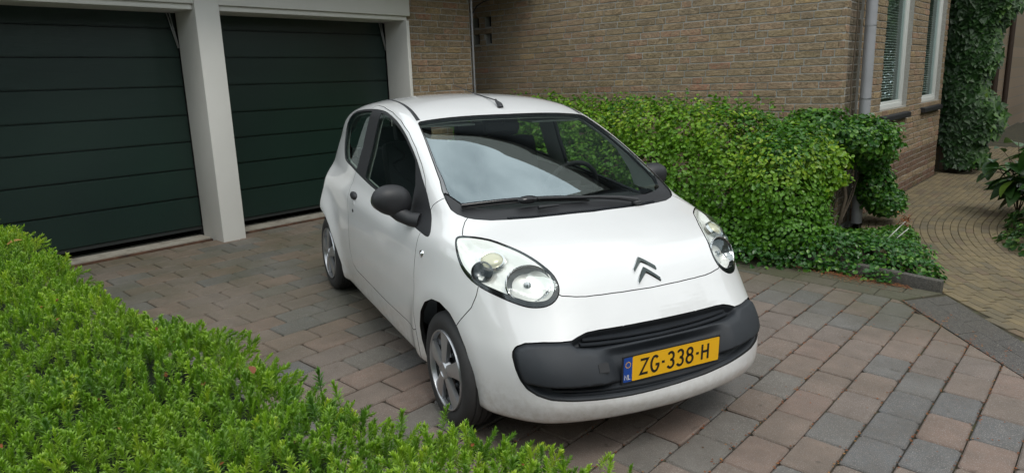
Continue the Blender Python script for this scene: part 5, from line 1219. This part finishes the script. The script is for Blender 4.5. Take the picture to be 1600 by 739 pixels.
# ---- wheels
def wheel(x, sg):
    wt = link('wheel', None, P); y = .787 * sg
    def put(o): o.matrix_local = Matrix(((0, -1, 0, x), (sg, 0, 0, y), (0, 0, 1, .2755), (0, 0, 0, 1))) if sg > 0 else Matrix(((0, 1, 0, x), (-1, 0, 0, y), (0, 0, 1, .2755), (0, 0, 0, 1))); return o
    bm = bmesh.new(); lathe(bm, [(-.155, .19), (-.152, .25), (-.14, .268), (-.122, .277), (-.115, .277), (-.112, .270), (-.108, .270), (-.105, .278), (-.082, .2785), (-.079, .271), (-.075, .271), (-.072, .2785), (-.046, .277), (-.043, .270), (-.039, .270), (-.036, .276), (-.018, .270), (-.006, .258), (.001, .235), (.000, .215), (-.006, .196), (-.012, .186)], 72)
    put(bmo('tyre', bm, 'rubber', wt, sharp=35))
    bm = bmesh.new(); lathe(bm, [(-.012, .193), (-.004, .192), (.002, .189), (.000, .184), (-.010, .181), (-.022, .178), (-.030, .10), (-.032, .0001)], 72, [0, 0, 0, 0, 0, 1, 1]); put(bmo('rim', bm, ['wheel_silver', 'black_gloss'], wt, sharp=40))
    bm = bmesh.new()      # trim: hub and five broad spokes
    lathe(bm, [(-.020, .052), (.004, .046), (.010, .040), (.010, .030), (.006, .028), (.007, .0001)], 40)
    for k in range(5):
        a0 = k * 2 * math.pi / 5 + .35; rows = []
        for r_, hw_, h_ in ((.034, .62, .006), (.07, .40, .004), (.11, .30, .0015), (.15, .265, -.001), (.183, .27, -.004)):
            row = []
            for f_, dz in ((-1.0, -.022), (-1.0, -.003), (-.72, 0), (0, .0025), (.72, 0), (1.0, -.003), (1.0, -.022)):
                a_ = a0 + hw_ * f_; row.append(bm.verts.new((h_ + dz, r_ * math.cos(a_), r_ * math.sin(a_))))
            rows.append(row)
        for i in range(4):
            for j in range(6): f = bm.faces.new([rows[i][j], rows[i][j + 1], rows[i + 1][j + 1], rows[i + 1][j]]); f.smooth = True
    put(bmo('wheel_trim', bm, 'wheel_silver', wt, sharp=35))
    bm = bmesh.new()
    for k in range(5):
        a_ = (k + .5) * 2 * math.pi / 5 + .35; c = Vector((-.020, .115 * math.cos(a_), .115 * math.sin(a_))); bmesh.ops.create_uvsphere(bm, u_segments=8, v_segments=6, radius=.011, matrix=Matrix.Translation(c))
    put(bmo('trim_clips', bm, 'bumper_plastic', wt, kind='stuff'))
    # wheel well
    bm = bmesh.new(); R0 = .335 if x > -1 else .365; cx_ = -.02 if x > -1 else -2.26; pr = []
    for yy in (.705 if x > -1 else .76, .45): pr.append([bm.verts.new((cx_ + R0 * math.cos(math.pi * (.0 + 1.0 * k / 28)), yy * sg, .265 + R0 * math.sin(math.pi * (.0 + 1.0 * k / 28)))) for k in range(29)])
    for k in range(28): bm.faces.new([pr[0][k], pr[0][k + 1], pr[1][k + 1], pr[1][k]])
    bm.faces.new(pr[1])
    bmo('wheel_well', bm, 'well_dark', P)
for x in (0, -2.34):
    for sg in (-1, 1): wheel(x, sg)
box('underbody', (-2.5, .22, -.62, .62, .20, .26), 'well_dark', P); box('cross_wall', (-.30, -.27, -.70, .70, .25, .86), 'well_dark', P)
# ---- mirrors
for sg, dr in ((-1, doors[0]), (1, doors[1])):
    mr_ = link('door_mirror', None, P); r_m = np.array([.072, .103, .080]); c = np.array([-.520, .845 if sg < 0 else .795, 1.003])
    bm = bmesh.new(); bmesh.ops.create_uvsphere(bm, u_segments=40, v_segments=24, radius=1)
    for v in bm.verts:
        q = np.array(v.co); q = np.sign(q) * np.abs(q) ** .92
        if q[0] < 0: q[0] *= .42
        q[2] *= 1 - .10 * q[1]; v.co = Vector((c[0] + q[0] * r_m[0], sg * (c[1] + q[1] * r_m[1]), c[2] + q[2] * r_m[2] + .012 * q[1]))
    for f in bm.faces: f.smooth = True
    bmo('mirror_shell', bm, 'black_trim', mr_, sharp=60)
    bm = bmesh.new(); bmesh.ops.create_uvsphere(bm, u_segments=24, v_segments=12, radius=1, matrix=Matrix.Translation((c[0] - .030, sg * c[1], c[2])) @ Matrix.Diagonal((.004, .100, .070, 1))); bmo('mirror_glass', bm, 'chrome', mr_, sharp=60)
    bm = bmesh.new(); tube(bm, [(-.415, sg * .735, .905), (-.45, sg * .775, .912), (-.49, sg * .81, .932), (-.52, sg * .835, .96)], [.040, .036, .040, .042], 14); bmo('mirror_arm', bm, 'black_trim', mr_, sharp=60)
    # handle
    q, n = snap(np.array([[-1.487, .79 * sg, .858]]))[0], None
    bm = bmesh.new(); bmesh.ops.create_uvsphere(bm, u_segments=20, v_segments=12, radius=1, matrix=Matrix.Translation((q[0], q[1] + .004 * sg, q[2] + .004)) @ Matrix.Diagonal((.060, .020, .026, 1)))
    bmo('door_handle', bm, 'black_trim', dr, sharp=60)
    bm = bmesh.new(); bmesh.ops.create_uvsphere(bm, u_segments=20, v_segments=12, radius=1, matrix=Matrix.Translation((q[0] + .01, q[1] + .006 * sg, q[2] - .045)) @ Matrix.Diagonal((.046, .009, .020, 1))); bmo('finger_recess', bm, 'white_paint', dr, sharp=60)
    q = snap(np.array([[-1.487, .80 * sg, .765]]))[0]; bm = bmesh.new(); bmesh.ops.create_uvsphere(bm, u_segments=14, v_segments=8, radius=1, matrix=Matrix.Translation(q) @ Matrix.Diagonal((.012, .005, .012, 1))); bmo('keyhole', bm, 'black_trim', dr, sharp=60)
    q = snap(np.array([[-.254, .79 * sg, .782]]))[0]
    si = disc('side_indicator', q, (0.1, sg, .1), [(-.004, .019), (.004, .017), (.006, .011), (.003, .010), (.008, .007), (.010, .0001)], 'chrome', P, 24, 1.1)
# ---- aerial
q = snap(np.array([[-1.0, 0, 1.42]]))[0]
an = link('aerial', None, P); bm = bmesh.new(); tube(bm, [q + (.02, 0, -.004), q + (.012, 0, .012), q + (-.03, 0, .028), q + (-.045, 0, .040)], [.020, .016, .009, .006], 12); bmo('aerial_base', bm, 'black_trim', an, sharp=60)
bm = bmesh.new(); tube(bm, [q + (-.04, 0, .036), q + (-.34, 0, .062), q + (-.70, .0, .108)], [.0042, .0032, .0022], 8); bmo('aerial_rod', bm, 'black_trim', an)
# ---- wiper
def onsurf(pts, off): Q = snap(np.array(pts, float)); return Q + nrm(Q) * off
wp = link('wiper', None, P)
bl = onsurf([(-.177 + .111 * t - .008 * math.sin(t * 3.14), -.61 + .648 * t, 1.0) for t in np.linspace(0, 1, 18)], .014)
bm = bmesh.new(); tube(bm, bl, [.013] + [.0115] * 16 + [.006], 8); bmo('blade', bm, 'black_gloss', wp, sharp=60)
bl2 = onsurf([(-.177 + .111 * t - .008 * math.sin(t * 3.14) + .012, -.61 + .648 * t, 1.0) for t in np.linspace(.0, 1, 18)], .006); bm = bmesh.new(); tube(bm, bl2, .005, 6); bmo('blade_rubber', bm, 'rubber', wp)
ar = onsurf([(-.002, .292, .967), (-.03, .20, .98), (-.052, .08, .985), (-.075, -.08, .99), (-.098, -.22, 1.0), (-.108, -.30, 1.0)], .026)
bm = bmesh.new(); tube(bm, ar, [.014, .012, .009, .007, .007, .008], 10); bmo('arm', bm, 'black_trim', wp, sharp=60)
q = onsurf([(-.105, -.29, 1.0)], .026)[0]; bm = bmesh.new(); bmesh.ops.create_uvsphere(bm, u_segments=16, v_segments=10, radius=1, matrix=Matrix.Translation(q) @ Matrix.Diagonal((.028, .058, .020, 1))); bmo('clip', bm, 'black_gloss', wp, sharp=60)
q = onsurf([(-.002, .292, .967)], .012)[0]; bm = bmesh.new(); bmesh.ops.create_uvsphere(bm, u_segments=16, v_segments=10, radius=1, matrix=Matrix.Translation(q) @ Matrix.Diagonal((.024, .03, .016, 1))); bmo('pivot_cap', bm, 'black_trim', wp, sharp=60)
ar = onsurf([(-.047, -.262, .98), (-.046, -.22, .98), (-.04, -.15, .98)], .012); bm = bmesh.new(); tube(bm, ar, [.010, .007, .004], 8); bmo('washer_jet', bm, 'black_trim', cowl, sharp=60)
# ---- cabin
sm = lambda n, dims, mat, par, bev=.03: (lambda b: (bx(b, *dims, bev=bev), bmo(n, b, mat, par, sharp=50))[1])(bmesh.new())
cb_ = link('dashboard', None, P)
bm = bmesh.new(); prof = [(-.10, .86), (-.16, .905), (-.40, .930), (-.52, .925), (-.60, .88), (-.62, .78), (-.58, .60), (-.10, .60)]
A0 = [bm.verts.new((x, -.63, z)) for x, z in prof]; A1 = [bm.verts.new((x, .63, z)) for x, z in prof]
bm.faces.new(A0); bm.faces.new(A1[::-1])
for i in range(8): bm.faces.new([A0[i], A1[i], A1[(i + 1) % 8], A0[(i + 1) % 8]])
bmesh.ops.bevel(bm, geom=bm.edges[:], offset=.02, segments=3, affect='EDGES'); bmo('dash_top', bm, 'cabin_dark', cb_, sharp=40)
bm = bmesh.new(); seg = 36; tube(bm, [(-.70 + .06 * math.sin(2 * math.pi * k / seg) * 1.0, .33 + .18 * math.cos(2 * math.pi * k / seg), .93 + .17 * math.sin(2 * math.pi * k / seg)) for k in range(seg + 1)], .014, 8, cap=False); bx(bm, -.72, -.69, .26, .40, .88, .98, bev=.01); bx(bm, -.715, -.695, .16, .50, .915, .945, bev=.005); tube(bm, [(-.70, .33, .92), (-.5, .33, .85)], .03); bmo('steering_wheel', bm, 'cabin_dark', cb_, sharp=50)
for y in (-.33, .33):
    st = link('front_seat', None, P); sm('seat_cushion', (-1.42, -.92, y - .24, y + .24, .50, .66), 'seat_cloth', st, .05)
    b = sm('seat_back', (-.07, .07, -.23, .23, 0, .60), 'seat_cloth', st, .06); b.location = (-1.42, y, .60); b.rotation_euler = (0, -.32, 0)
    b = sm('headrest', (-.045, .045, -.13, .13, 0, .17), 'seat_cloth', st, .04); b.location = (-1.63, y, 1.17); b.rotation_euler = (0, -.22, 0)
st = link('rear_seat', None, P); sm('seat_cushion', (-2.05, -1.75, -.58, .58, .55, .70), 'seat_cloth', st, .05); sm('seat_back', (-2.25, -2.08, -.56, .56, .60, 1.08), 'seat_cloth', st, .05)
for y in (-.33, .33): sm('headrest', (-2.22, -2.12, y - .13, y + .13, 1.08, 1.22), 'seat_cloth', st, .035)
box('cabin_floor', (-2.5, -.3, -.68, .68, .28, .31), 'cabin_dark', P)
bm = bmesh.new(); tube(bm, [(-.93, 0, 1.345), (-.94, 0, 1.31)], .008, 8); bx(bm, -.96, -.94, -.11, .11, 1.275, 1.325, bev=.008); bmo('rear_view_mirror', bm, 'black_trim', P, sharp=40)
for y in (-.36, .36): sm('sun_visor', (-1.10, -.93, y - .17, y + .17, 1.318, 1.332), 'cabin_trim', P, .004)
